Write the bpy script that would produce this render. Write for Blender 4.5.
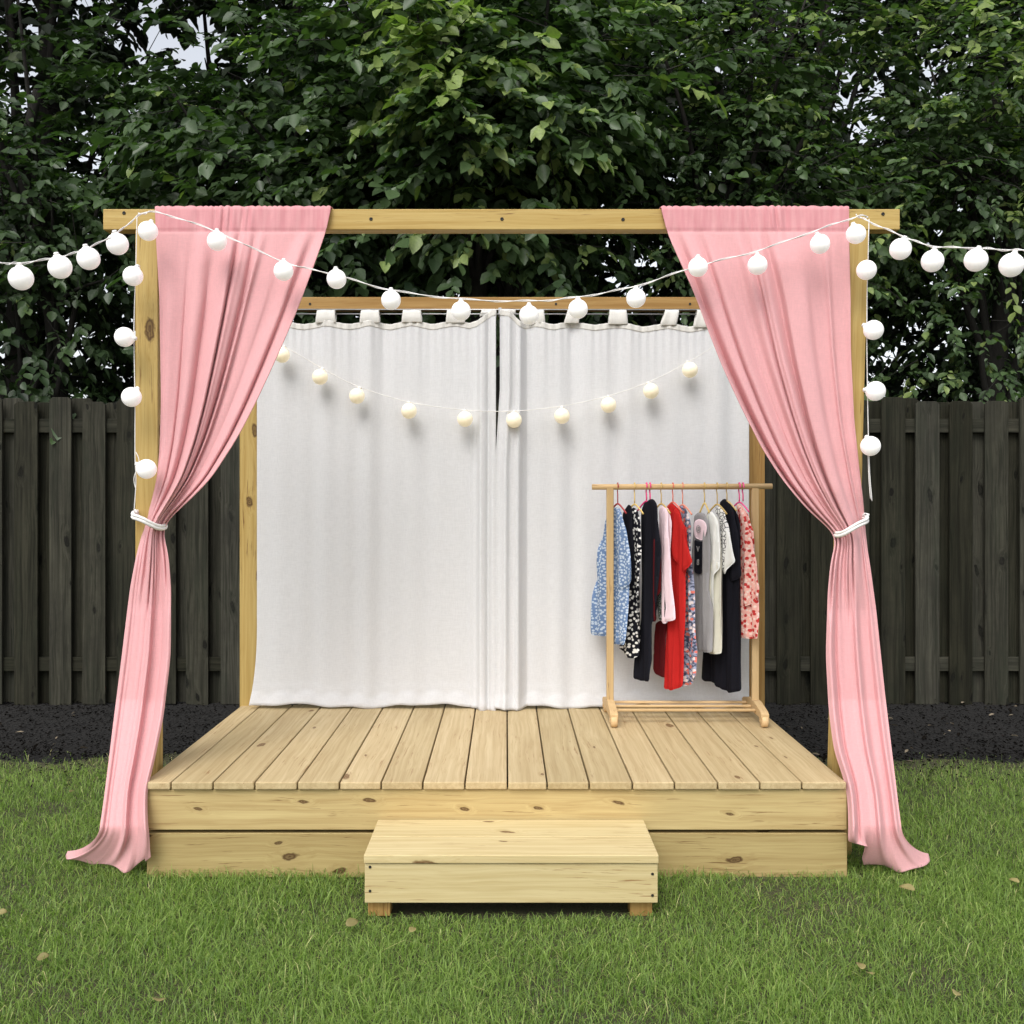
import bpy, math, random
import numpy as np
from mathutils import Vector, noise as mnoise
from mathutils.geometry import delaunay_2d_cdt
for o in list(bpy.data.objects): bpy.data.objects.remove(o)
SC = bpy.context.scene
COL = SC.collection
R = math.radians
rng = np.random.default_rng(7); random.seed(7)

# ------------------------------------------------------------- camera, light
H, D, F, VX, VY = 1.30, 3.521, 1024.0, 506.0, 497.0
cd = bpy.data.cameras.new('camera'); cam = bpy.data.objects.new('camera', cd); COL.objects.link(cam)
cam.location = (0, -D, H); cam.rotation_euler = (R(90), 0, 0)
cd.sensor_width = 36; cd.lens = 36; cd.clip_end = 800; cd.clip_start = .05
cd.shift_x = (512-VX)/1024; cd.shift_y = -(512-VY)/1024
SC.camera = cam
SC.cycles.max_bounces = 6; SC.cycles.diffuse_bounces = 3; SC.cycles.glossy_bounces = 2; SC.cycles.transmission_bounces = 3
SUN_EL, SUN_AZ = 52, 200            # azimuth clockwise from north (+y): behind the camera, a bit left
w = bpy.data.worlds.new('World'); SC.world = w; w.use_nodes = True
nt = w.node_tree; nt.nodes.clear()
sky = nt.nodes.new('ShaderNodeTexSky'); sky.sky_type = 'NISHITA'; sky.sun_disc = False
sky.sun_elevation = R(SUN_EL); sky.sun_rotation = R(SUN_AZ); sky.dust_density = 3; sky.air_density = 1.0; sky.ozone_density = 1
hs = nt.nodes.new('ShaderNodeHueSaturation'); hs.inputs['Saturation'].default_value = .26; hs.inputs['Value'].default_value = 1.55
bg = nt.nodes.new('ShaderNodeBackground'); bg.inputs['Strength'].default_value = .15
wo = nt.nodes.new('ShaderNodeOutputWorld')
nt.links.new(sky.outputs[0], hs.inputs['Color']); nt.links.new(hs.outputs[0], bg.inputs[0]); nt.links.new(bg.outputs[0], wo.inputs[0])
sd = bpy.data.lights.new('sun', 'SUN'); sd.energy = 1.4; sd.angle = R(32); sd.color = (1, .975, .94)
so = bpy.data.objects.new('sun', sd); COL.objects.link(so)
az = R(SUN_AZ); dv = Vector((math.sin(az)*math.cos(R(SUN_EL)), math.cos(az)*math.cos(R(SUN_EL)), math.sin(R(SUN_EL))))
so.rotation_euler = dv.to_track_quat('Z', 'Y').to_euler(); so.location = dv*12
SC.view_settings.view_transform = 'Standard'; SC.view_settings.look = 'None'
SC.view_settings.exposure = .12; SC.view_settings.gamma = 1

def at(px, py, y):                    # a point seen in the picture, taken to its real distance
    d = y + D
    return Vector(((px-VX)/F*d, y, H-(py-VY)/F*d))

# ------------------------------------------------------------- helpers
def tag(o, label=None, cat=None, group=None, kind=None):
    if label: o['label'] = label
    if cat: o['category'] = cat
    if group: o['group'] = group
    if kind: o['kind'] = kind
    return o
def thing(name, label, cat, loc=(0, 0, 0), group=None):
    o = bpy.data.objects.new(name, None); COL.objects.link(o); o.location = loc; o.empty_display_size = .1
    return tag(o, label, cat, group)
def link(name, me, mat, parent=None):
    o = bpy.data.objects.new(name, me); COL.objects.link(o)
    if mat: me.materials.append(mat)
    if parent:
        o.parent = parent
        p = parent; off = Vector(p.location)
        while p.parent: p = p.parent; off += Vector(p.location)
        o.location = -off if not parent.parent and parent.type == 'EMPTY' else (0, 0, 0)
    return o
def attr(me, name, data, typ='FLOAT', dom='POINT'):
    a = me.attributes.new(name, typ, dom)
    a.data.foreach_set('vector' if typ == 'FLOAT_VECTOR' else 'value', np.ascontiguousarray(data, dtype=np.float32).ravel())
def np_mesh(name, V, faces, smooth=True):     # faces: list of int arrays (n,k)
    me = bpy.data.meshes.new(name)
    V = np.asarray(V, dtype=np.float32).reshape(-1, 3)
    faces = [np.asarray(f, dtype=np.int32) for f in faces if len(f)]
    loops = np.concatenate([f.ravel() for f in faces])
    tot = np.concatenate([np.full(len(f), f.shape[1], dtype=np.int32) for f in faces])
    start = np.concatenate([[0], np.cumsum(tot)[:-1]]).astype(np.int32)
    me.vertices.add(len(V)); me.vertices.foreach_set('co', V.ravel())
    me.loops.add(len(loops)); me.loops.foreach_set('vertex_index', loops)
    me.polygons.add(len(tot)); me.polygons.foreach_set('loop_start', start); me.polygons.foreach_set('loop_total', tot)
    me.polygons.foreach_set('use_smooth', np.full(len(tot), smooth))
    me.update(calc_edges=True)
    return me
def grid_faces(nr, nc, off=0):
    i = np.arange(nr-1)[:, None]*nc+np.arange(nc-1)[None, :]+off
    i = i.ravel(); return np.stack([i, i+1, i+nc+1, i+nc], 1)

class Wood:                          # collects boards; remembers each board's own grain coordinates
    def __init__(s): s.V = []; s.F = []; s.G = []; s.T = []
    def box(s, x0, x1, y0, y1, z0, z1, ax='x', seed=None, tint=None, dx=0, seg=1):
        # ax = grain direction; dx = shift of the top in x (lean)
        r = random.random() if seed is None else seed
        t = random.random() if tint is None else tint
        b = len(s.V)
        for z in (z0, z1):
            for y in (y0, y1):
                for x in (x0, x1):
                    s.V.append((x+(dx if z == z1 else 0), y, z))
                    g = {'x': (x, y, z), 'y': (y, x, z), 'z': (z, x, y)}[ax]
                    s.G.append((g[0]+r*37, g[1]-({'x': y0, 'y': x0, 'z': x0}[ax])+r*17, g[2]-({'x': z0, 'y': z0, 'z': y0}[ax])+r*71))
                    s.T.append(t)
        s.F += [(b, b+2, b+3, b+1), (b+4, b+5, b+7, b+6), (b, b+1, b+5, b+4), (b+2, b+6, b+7, b+3), (b, b+4, b+6, b+2), (b+1, b+3, b+7, b+5)]
        return s
    def poly(s, pts, y0, y1, ax='z'):     # prism: outline in x,z pulled from y0 to y1
        r, t = random.random(), random.random(); b = len(s.V); n = len(pts)
        for y in (y0, y1):
            for x, z in pts:
                s.V.append((x, y, z)); s.T.append(t)
                g = (z, x, y) if ax == 'z' else (x, y, z)
                s.G.append((g[0]+r*37, g[1]-pts[0][0]+r*17, g[2]+r*71))
        s.F.append(tuple(range(b, b+n))); s.F.append(tuple(range(b+2*n-1, b+n-1, -1)))
        for i in range(n): j = (i+1) % n; s.F.append((b+j, b+i, b+n+i, b+n+j))
        return s
    def build(s, name, mat, parent=None, bev=.0025):
        me = bpy.data.meshes.new(name); me.from_pydata(s.V, [], s.F); me.update()
        attr(me, 'gc', s.G, 'FLOAT_VECTOR'); attr(me, 'tint', s.T)
        o = link(name, me, mat, parent)
        if bev:
            m = o.modifiers.new('bevel', 'BEVEL'); m.width = bev; m.segments = 2; m.limit_method = 'ANGLE'
        return o

class Tubes:
    def __init__(s): s.V = []; s.F = []
    def tube(s, pts, rad, n=8, cap=True, closed=False):
        pts = [Vector(p) for p in pts]; m = len(pts)
        rad = [rad]*m if not hasattr(rad, '__len__') else rad
        b = len(s.V); up = None
        for i, p in enumerate(pts):
            if closed: d = pts[(i+1) % m]-pts[i-1]
            else: d = pts[min(i+1, m-1)]-pts[max(i-1, 0)]
            d.normalize()
            if up is None: up = Vector((0, 0, 1)) if abs(d.z) < .9 else Vector((1, 0, 0))
            a = up-d*up.dot(d); a.normalize(); up = a; c = d.cross(a)
            for k in range(n):
                t = 2*math.pi*k/n; s.V.append(tuple(p+(a*math.cos(t)+c*math.sin(t))*rad[i]))
        for i in range(m if closed else m-1):
            i2 = (i+1) % m
            for k in range(n):
                k2 = (k+1) % n; s.F.append((b+i*n+k, b+i*n+k2, b+i2*n+k2, b+i2*n+k))
        if cap and not closed:
            s.F.append(tuple(b+k for k in range(n-1, -1, -1))); s.F.append(tuple(b+(m-1)*n+k for k in range(n)))
        return s
    def lathe(s, c, prof, n=20, axis=Vector((0, 0, 1))):   # prof: list (r, h) along the axis
        q = Vector((0, 0, 1)).rotation_difference(axis); b = len(s.V); c = Vector(c)
        for r, h in prof:
            for k in range(n):
                t = 2*math.pi*k/n; s.V.append(tuple(c+q @ Vector((r*math.cos(t), r*math.sin(t), h))))
        for i in range(len(prof)-1):
            for k in range(n):
                k2 = (k+1) % n; s.F.append((b+i*n+k, b+i*n+k2, b+(i+1)*n+k2, b+(i+1)*n+k))
        return s
    def build(s, name, mat, parent=None, smooth=True):
        me = bpy.data.meshes.new(name); me.from_pydata(s.V, [], s.F); me.update()
        if smooth: me.polygons.foreach_set('use_smooth', [True]*len(me.polygons))
        return link(name, me, mat, parent)

def spline(pts, n=10):
    P = [Vector(p) for p in pts]; out = []
    for i in range(len(P)-1):
        p0, p1, p2, p3 = P[max(i-1, 0)], P[i], P[i+1], P[min(i+2, len(P)-1)]
        for k in range(n):
            t = k/n
            out.append(.5*((2*p1)+(p2-p0)*t+(2*p0-5*p1+4*p2-p3)*t*t+(3*p1-p0-3*p2+p3)*t**3))
    out.append(P[-1]); return out

# ------------------------------------------------------------- materials
class N:
    def __init__(s, name):
        s.m = bpy.data.materials.new(name); s.m.use_nodes = True; s.t = s.m.node_tree; s.t.nodes.clear()
        s.out = s.t.nodes.new('ShaderNodeOutputMaterial')
    def n(s, typ, ins=None, **kw):
        nd = s.t.nodes.new('ShaderNode'+typ)
        for k, v in kw.items(): setattr(nd, k, v)
        for k, v in (ins or {}).items(): s.put(nd.inputs[k], v)
        return nd
    def put(s, sock, v):
        if isinstance(v, bpy.types.NodeSocket): s.t.links.new(v, sock)
        elif isinstance(v, bpy.types.Node): s.t.links.new(v.outputs[0], sock)
        else: sock.default_value = v
    def math(s, op, a, b=0.0, c=None, clamp=False):
        nd = s.n('Math', {0: a, 1: b}, operation=op, use_clamp=clamp)
        if c is not None: s.put(nd.inputs[2], c)
        return nd.outputs[0]
    def mix(s, f, a, b, mode='MIX'):
        nd = s.t.nodes.new('ShaderNodeMix'); nd.data_type = 'RGBA'; nd.blend_type = mode
        for i, v in ((0, f), (6, a), (7, b)):
            if isinstance(v, tuple) and len(v) == 3: v = v+(1,)
            s.put(nd.inputs[i], v)
        return nd.outputs[2]
    def rng(s, v, a, b, c=0.0, d=1.0):
        return s.n('MapRange', {0: v, 1: a, 2: b, 3: c, 4: d}).outputs[0]
    def attr(s, name, o='Fac'): return s.n('Attribute', attribute_name=name).outputs[o]
    def scale(s, v, sc, off=(0, 0, 0)): return s.n('Mapping', {0: v, 3: sc, 1: off}).outputs[0]
    def noise(s, v, scale=5, detail=3, rough=.5, o=0): return s.n('TexNoise', {'Vector': v, 'Scale': scale, 'Detail': detail, 'Roughness': rough}).outputs[o]
    def bump(s, h, st=.3, dist=.01): return s.n('Bump', {'Strength': st, 'Distance': dist, 'Height': h}).outputs[0]
    def coord(s, o='Object'): return s.n('TexCoord').outputs[o]
    def bsdf(s, col, rough=.5, **kw):
        nd = s.n('BsdfPrincipled'); s.put(nd.inputs['Base Color'], col+(1,) if isinstance(col, tuple) and len(col) == 3 else col)
        s.put(nd.inputs['Roughness'], rough)
        for k, v in kw.items(): s.put(nd.inputs[k.replace('_', ' ')], v)
        return nd
    def done(s, sh): s.put(s.out.inputs[0], sh); return s.m

def m_plain(name, col, rough=.5, **kw):
    n = N(name); v = n.noise(n.coord(), 30, 3); f = n.rng(v, .3, .7, .88, 1.08)
    c = n.mix(1.0, col, n.n('CombineColor', {0: f, 1: f, 2: f}).outputs[0], 'MULTIPLY')
    return n.done(n.bsdf(c, rough, **kw))
def m_wood(name, light, dark, knot=(.07, .028, .008), knots=.45, rough=.62, grain=1.15, weather=0.0, tintamt=.25, spec=.3):
    n = N(name); g = n.attr('gc', 'Vector'); tint = n.attr('tint')
    wv = n.noise(n.scale(g, (2.2, 9, 9)), 1, 2, .5, 'Color')
    gw = n.n('VectorMath', {0: wv, 1: (.5, .5, .5)}, operation='SUBTRACT').outputs[0]
    gw = n.n('VectorMath', {0: gw, 1: (.05, .035, .035)}, operation='MULTIPLY').outputs[0]
    g2 = n.n('VectorMath', {0: g, 1: gw}, operation='ADD').outputs[0]
    gs = n.n('SeparateXYZ', {0: g2})
    vw = n.math('ADD', gs.outputs[1], gs.outputs[2]); sk = n.math('MULTIPLY', n.math('SUBTRACT', tint, .45), 9.0)
    uv = n.n('CombineXYZ', {0: n.math('ADD', n.math('MULTIPLY', gs.outputs[0], 3.3), n.math('MULTIPLY', vw, sk)), 1: n.math('MULTIPLY', vw, 7.5), 2: 0.0})
    vor = n.n('TexVoronoi', {'Vector': uv, 'Scale': 1.0, 'Randomness': 1.0}, voronoi_dimensions='2D')
    sep = n.n('SeparateColor', {0: vor.outputs['Color']})
    keep = n.math('LESS_THAN', sep.outputs[0], knots)
    size = n.rng(n.math('POWER', sep.outputs[1], 1.6), 0, 1, .05, .155)
    kd = n.math('DIVIDE', vor.outputs['Distance'], size)
    kn = n.noise(n.scale(g, (45, 60, 60)), 1, 2)
    kd2 = n.math('ADD', kd, n.math('MULTIPLY', n.math('SUBTRACT', kn, .5), 1.0))
    km = n.math('MULTIPLY', n.rng(kd2, .8, 1.02, 1, 0), keep)
    ring = n.rng(n.math('SINE', n.math('MULTIPLY', kd2, 13.0)), -1, 1, .72, 1)
    halo = n.math('MULTIPLY', n.rng(kd, .6, 2.8, 1, 0), keep)
    bend = n.n('CombineXYZ', {0: 0.0, 1: n.math('MULTIPLY', halo, .018), 2: n.math('MULTIPLY', halo, .018)}).outputs[0]
    g3 = n.n('VectorMath', {0: g2, 1: bend}, operation='ADD').outputs[0]
    gr = n.noise(n.scale(g3, (1.1, 75, 75)), 1, 3, .55)
    gr2 = n.noise(n.scale(g3, (2.5, 260, 260)), 1, 2, .5)
    big = n.noise(n.scale(g, (1.5, 14, 14)), 1, 2)
    f = n.math('ADD', n.math('MULTIPLY', n.rng(gr, .32, .68), .6*grain), n.math('MULTIPLY', n.rng(gr2, .35, .65), .22*grain))
    f = n.math('ADD', f, n.math('MULTIPLY', n.rng(big, .35, .65), .3), clamp=True)
    c = n.mix(f, light, dark)
    c = n.mix(n.math('MULTIPLY', halo, .35), c, dark)
    # short brown resin streaks
    st = n.noise(n.scale(g2, (7, 190, 190)), 1, 3, .6); pz = n.noise(n.scale(g, (3.1, 11, 11)), 1, 2)
    sm = n.math('MULTIPLY', n.rng(st, .6, .68), n.rng(pz, .46, .58))
    c = n.mix(n.math('MULTIPLY', sm, .75), c, tuple(k*1.8 for k in knot))
    c = n.mix(n.math('MULTIPLY', km, n.math('MULTIPLY', ring, .92)), c, knot)
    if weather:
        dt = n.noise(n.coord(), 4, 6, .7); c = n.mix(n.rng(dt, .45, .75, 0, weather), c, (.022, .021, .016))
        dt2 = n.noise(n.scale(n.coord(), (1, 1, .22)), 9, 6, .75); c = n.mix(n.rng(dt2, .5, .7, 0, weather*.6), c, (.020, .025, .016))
    tf = n.rng(tint, 0, 1, 1-tintamt, 1+tintamt*.5)
    c = n.mix(1.0, c, n.n('CombineColor', {0: tf, 1: tf, 2: n.math('POWER', tf, 1.25)}).outputs[0], 'MULTIPLY')
    hb = n.math('ADD', n.math('MULTIPLY', gr, .6), n.math('MULTIPLY', gr2, .5))
    hb = n.math('SUBTRACT', hb, n.math('MULTIPLY', km, .6))
    return n.done(n.bsdf(c, n.rng(gr, .3, .7, rough-.08, rough+.12), Normal=n.bump(hb, .35, .002), Specular_IOR_Level=spec))
M = {}
M['fascia'] = m_wood('treated_pine', (.56, .44, .205), (.40, .285, .12), knots=.6)
M['frame'] = m_wood('frame_pine', (.55, .405, .15), (.41, .27, .08), knots=.35)
M['backframe'] = m_wood('amber_pine', (.47, .29, .10), (.32, .175, .05), knots=.4)
M['deck'] = m_wood('deck_pine', (.57, .45, .255), (.42, .31, .16), knots=.2, knot=(.13, .06, .02), tintamt=.14)
M['step'] = m_wood('pale_pine', (.645, .54, .305), (.50, .39, .19), knots=.42, knot=(.13, .06, .02))
M['rack'] = m_wood('birch', (.66, .47, .25), (.55, .36, .17), knots=.0, grain=.7)
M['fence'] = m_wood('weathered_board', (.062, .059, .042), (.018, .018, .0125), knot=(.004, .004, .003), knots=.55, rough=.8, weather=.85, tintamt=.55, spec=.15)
M['dark_metal'] = m_plain('dark_screw', (.03, .028, .025), .5, Metallic=.6)
M['steel'] = m_plain('steel_wire', (.5, .5, .5), .35, Metallic=.9)
M['cord'] = m_plain('white_cord', (.82, .80, .77), .6)
M['rope'] = m_plain('white_rope', (.85, .83, .80), .8)

def m_cloth(name, col, trans=.25, weave=900, wrinkle=.4, extra=None, rough=.85, stain=None, sheer=None):
    n = N(name); co = n.coord()
    wv = n.noise(n.scale(co, (1, .4, .35)), weave, 2, .6); wr = n.noise(co, 9, 4, .6)
    wx = n.noise(n.scale(co, (1, 1, .12)), 260, 2, .6); wz = n.noise(n.scale(co, (.12, 1, 1)), 260, 2, .6)
    th = n.math('ADD', n.math('MULTIPLY', wx, .5), n.math('MULTIPLY', wz, .5))
    f = n.rng(th, .38, .62, .95, 1.03)
    c = n.mix(1.0, col, n.n('CombineColor', {0: f, 1: f, 2: f}).outputs[0], 'MULTIPLY')
    if stain: c = stain(n, c)
    hb = n.math('ADD', n.math('MULTIPLY', wr, wrinkle), n.math('MULTIPLY', th, .05))
    p = n.bsdf(c, rough, Normal=n.bump(hb, .4, .010), Specular_IOR_Level=.15, Sheen_Weight=.15, Sheen_Roughness=.5)
    t = n.n('BsdfTranslucent', {0: c})
    return n.done(n.n('MixShader', {0: trans, 1: p, 2: t}).outputs[0])
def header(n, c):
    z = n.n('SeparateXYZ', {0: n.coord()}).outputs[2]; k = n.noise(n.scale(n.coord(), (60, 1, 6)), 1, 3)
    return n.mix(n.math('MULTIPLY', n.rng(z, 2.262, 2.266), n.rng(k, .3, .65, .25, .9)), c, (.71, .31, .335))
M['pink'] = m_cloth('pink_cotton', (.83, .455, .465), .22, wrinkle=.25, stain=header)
def hem_stain(n, c):
    z = n.n('SeparateXYZ', {0: n.coord()}).outputs[2]
    k = n.noise(n.coord(), 7, 4, .6)
    a = n.rng(n.math('ADD', z, n.math('MULTIPLY', k, .12)), .40, .35, 0, .55)
    return n.mix(a, c, (.42, .33, .22))
M['white'] = m_cloth('white_linen', (.82, .82, .825), .30, stain=hem_stain, wrinkle=.5)
M['tab'] = m_cloth('white_linen_tab', (.78, .76, .71), .2)

def m_leaf(name, a, b, c2, gloss=.42, trans=.3, spec=.45):
    n = N(name); t = n.attr('tint'); f = n.n('ValToRGB', {0: t})
    cr = f.color_ramp; cr.elements[0].color = a+(1,); cr.elements[1].color = c2+(1,); e = cr.elements.new(.62); e.color = b+(1,)
    cr.elements[1].position = .9 if cr.elements[1].position < .9 else cr.elements[1].position
    v = n.noise(n.coord(), 60, 2); col = n.mix(n.rng(v, .3, .7, 0, .3), f.outputs[0], a)
    p = n.bsdf(col, gloss, Specular_IOR_Level=spec)
    tc = n.mix(1.0, col, (1.1, 1.5, .5), 'MULTIPLY'); tr = n.n('BsdfTranslucent', {0: tc})
    return n.done(n.n('MixShader', {0: trans, 1: p, 2: tr}).outputs[0])
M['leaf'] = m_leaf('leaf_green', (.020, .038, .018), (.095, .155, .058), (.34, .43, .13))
M['leaf_far'] = m_leaf('leaf_dark', (.009, .016, .008), (.028, .044, .019), (.11, .15, .05), .55, .2)  # shade among the deeper trees is darkened into this leaf colour
M['grass'] = m_leaf('grass_blade', (.10, .175, .036), (.34, .46, .11), (.68, .60, .30), .5, .4)
n = N('bark'); co = n.coord(); b = n.noise(n.scale(co, (1, 1, .2)), 22, 5, .7)
M['bark'] = n.done(n.bsdf(n.mix(b, (.006, .005, .004), (.028, .024, .019)), .9, Normal=n.bump(b, .8, .02)))
n = N('lawn_soil'); co = n.coord(); b = n.noise(co, 3, 5, .6); b2 = n.noise(co, 90, 3, .7)
M['ground'] = n.done(n.bsdf(n.mix(n.rng(b2, .35, .65), n.mix(b, (.03, .05, .016), (.06, .065, .022)), (.075, .058, .03)), .95, Normal=n.bump(b2, .8, .02)))
n = N('bark_mulch'); co = n.coord(); b = n.noise(co, 40, 5, .75); v = n.n('TexVoronoi', {'Vector': n.scale(co, (1, .6, 1)), 'Scale': 55}).outputs['Distance']
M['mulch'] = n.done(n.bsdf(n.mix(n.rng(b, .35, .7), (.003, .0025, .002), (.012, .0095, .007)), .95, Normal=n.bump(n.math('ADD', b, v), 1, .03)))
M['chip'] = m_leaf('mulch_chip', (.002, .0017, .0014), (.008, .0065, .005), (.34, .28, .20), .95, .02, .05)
M['dryleaf'] = m_leaf('dry_leaf', (.22, .19, .07), (.40, .34, .14), (.42, .27, .13), .6, .3)
def m_globe(name, col, em, ec):
    n = N(name); p = n.bsdf(col, .35, Subsurface_Weight=.4, Subsurface_Radius=(.03, .03, .03), Emission_Color=ec+(1,), Emission_Strength=em)
    return n.done(p)
M['globe'] = m_globe('frosted_white_globe', (.90, .88, .86), .30, (1, .96, .93))
M['globe_warm'] = m_globe('frosted_warm_globe', (.88, .80, .62), .24, (1, .84, .55))

# ------------------------------------------------------------- ground
gx = np.concatenate([np.linspace(-250, -8, 12), np.linspace(-7, 7, 60), np.linspace(8, 250, 12)])
gy = np.concatenate([np.linspace(-250, -6, 12), np.linspace(-5, 9, 60), np.linspace(10, 250, 12)])
X, Y = np.meshgrid(gx, gy); Z = -.012+.006*np.sin(X*2.3+Y)*np.cos(Y*1.7)
me = np_mesh('lawn_ground', np.stack([X, Y, Z], -1), [grid_faces(len(gy), len(gx))])
tag(link('ground', me, M['ground']), kind='structure')
def edge_y(x): return 1.60+.05*np.sin(x*2.1+1)+.035*np.sin(x*6.3)+.02*np.sin(x*15)
xs = np.linspace(-14, 14, 400); ts = np.linspace(0, 1, 60)
X = np.repeat(xs[None, :], 60, 0); Y = edge_y(xs)[None, :]+ts[:, None]*(12-edge_y(xs))[None, :]
Z = -.016+.026*np.clip(ts*28, 0, 1)[:, None]+.010*np.random.default_rng(1).random(X.shape)*np.clip(ts*20, 0, 1)[:, None]
Y[0] -= .10*np.random.default_rng(2).random(400)
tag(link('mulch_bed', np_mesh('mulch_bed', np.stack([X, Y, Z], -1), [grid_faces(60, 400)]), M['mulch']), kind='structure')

# leaf-shaped pieces: generic scatter ------------------------------------------------
LT = np.array([(0, 0), (.22, .26), (.5, .36), (.78, .22), (1, 0), (.22, -.26), (.5, -.36), (.78, -.22)])
LF = np.array([[0, 1, 2, 3, 4], [0, 4, 7, 6, 5]])
def leaves(P, Dr, Nn, L, W, rg, curl=.25, fold=.22):
    # P base points, Dr unit directions, Nn unit normals, L lengths, W width factor
    S = np.cross(Nn, Dr); S /= np.linalg.norm(S, axis=1)[:, None]+1e-9; Nn = np.cross(Dr, S)
    u = LT[:, 0][None, :]; v = LT[:, 1][None, :]
    cz = -(curl*rg.uniform(.2, 1.6, len(P)))[:, None]*u**2+fold*np.abs(v)
    V = P[:, None, :]+L[:, None, None]*(u[..., None]*Dr[:, None, :]+(v*W[:, None])[..., None]*S[:, None, :]+cz[..., None]*Nn[:, None, :])
    Fc = LF[None]+(np.arange(len(P))*8)[:, None, None]
    return V.reshape(-1, 3), Fc.reshape(-1, 5)
def unit(a): return a/(np.linalg.norm(a, axis=-1, keepdims=True)+1e-9)

# ------------------------------------------------------------- grass
def grass():
    rg = np.random.default_rng(11)
    zones = [(-2.0, 2.0, -1.35, .15, 23000), (-2.9, 2.9, .15, 1.72, 14000), (-4.4, -2.0, -1.35, .15, 2500), (2.0, 4.4, -1.35, .15, 2500), (-4.8, -2.9, .15, 1.72, 2500), (2.9, 4.8, .15, 1.72, 2500), (-4, 4, -3.2, -1.35, 900)]
    P = []
    for x0, x1, y0, y1, d in zones:
        k = int((x1-x0)*(y1-y0)*d); P.append(np.stack([rg.uniform(x0, x1, k), rg.uniform(y0, y1, k)], 1))
    P = np.concatenate(P)
    x, y = P[:, 0], P[:, 1]
    lim = edge_y(x)-.03+rg.exponential(.055, len(P))*rg.choice([-5, -2.5, 2.2], len(P))
    under = (x > -1.21) & (x < 1.14) & (y > .03) & (y < 1.5)
    under |= (x > -.40) & (x < .44) & (y > -.345) & (y < .03)
    far = np.clip((y-.9)/.75, 0, 1)
    patch = np.array([mnoise.noise(Vector((a*1.6, b*1.9, 0)))+.5*mnoise.noise(Vector((a*5, b*5, 3))) for a, b in P[::1]])
    nearedge = np.clip((y-(edge_y(x)-.42))/.42, 0, 1)
    keep = (y < lim) & ~under & (rg.random(len(P)) > .72*nearedge**1.5) & (rg.random(len(P)) > far*.35+np.clip(-patch-.12, 0, .5)*.9)
    P = P[keep]; patch = patch[keep]; far = far[keep]; k = len(P)
    Hh = rg.gamma(5, .0052, k)*(1+patch*.35)*(1-far*.35); Hh = np.clip(Hh, .008, .062)
    nearstep = (P[:, 0] > -.5) & (P[:, 0] < .53) & (P[:, 1] < -.2) & (P[:, 1] > -.55); Hh[nearstep] = Hh[nearstep].clip(0, .026)
    Wd = rg.uniform(.0006, .0014, k)
    a = rg.uniform(0, 2*np.pi, k); lean = np.abs(rg.normal(.7, .6, k)); lean[rg.random(k) < .12] += .7
    d = np.stack([np.cos(a), np.sin(a), np.zeros(k)], 1); s = np.stack([-np.sin(a), np.cos(a), np.zeros(k)], 1)
    a2 = rg.uniform(-.8, .8, k); s = s*np.cos(a2)[:, None]+d*np.sin(a2)[:, None]
    B = np.stack([P[:, 0], P[:, 1], np.full(k, -.012)], 1)
    up = np.array([0, 0, 1.])
    m1 = B+(d*(lean*.25)[:, None]+up*.45)*Hh[:, None]; m2 = B+(d*(lean*.65)[:, None]+up*.8)*Hh[:, None]; tp = B+(d*(lean*1.25)[:, None]+up*(1-.25*lean)[:, None].clip(.35))*Hh[:, None]
    sw = s*Wd[:, None]
    V = np.stack([B-sw, B+sw, m1-sw, m1+sw, m2-sw*.75, m2+sw*.75, tp], 1).reshape(-1, 3)
    o = np.arange(k)*7
    Q = np.concatenate([np.stack([o, o+1, o+3, o+2], 1), np.stack([o+2, o+3, o+5, o+4], 1)]); T = np.stack([o+4, o+5, o+6], 1)
    me = np_mesh('grass', V, [Q, T])
    t = np.clip(rg.normal(.46, .28, k)+patch*.18, 0, .8); dry = rg.random(k) < .075+.14*far; t[dry] = rg.uniform(.85, 1, dry.sum())
    attr(me, 'tint', np.repeat(t, 7))
    tag(link('grass', me, M['grass']), 'short green lawn grass in front of the stage', 'grass', kind='stuff')
grass()
def litter():
    rg = np.random.default_rng(5); k = 34000
    x = rg.uniform(-5, 5, k); y = edge_y(x)-.03+rg.random(k)*1.45; spill = rg.random(k) < .16; y[spill] = (edge_y(x)+.06-rg.exponential(.16, k))[spill]
    P = np.stack([x, y, rg.uniform(.008, .026, k)-.006*spill], 1)
    a = rg.uniform(0, 6.3, k); Dr = unit(np.stack([np.cos(a), np.sin(a), rg.normal(0, .25, k)], 1)); Nn = unit(np.stack([rg.normal(0, .4, k), rg.normal(0, .4, k), np.ones(k)], 1))
    L = rg.uniform(.006, .022, k); W = rg.uniform(.3, 1.0, k)
    pale = rg.random(k) < np.where(x > 1.3, .017, .006); L[pale] = rg.uniform(.018, .05, pale.sum()); P[pale, 2] += .012
    V, Fc = leaves(P, Dr, Nn, L, W, rg)
    me = np_mesh('mulch_litter', V, [Fc], False); t = rg.uniform(0, .6, k); t[pale] = rg.uniform(.85, 1, pale.sum())
    attr(me, 'tint', np.repeat(t, 8))
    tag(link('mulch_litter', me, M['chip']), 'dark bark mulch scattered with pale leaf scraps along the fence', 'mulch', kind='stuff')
litter()

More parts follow.
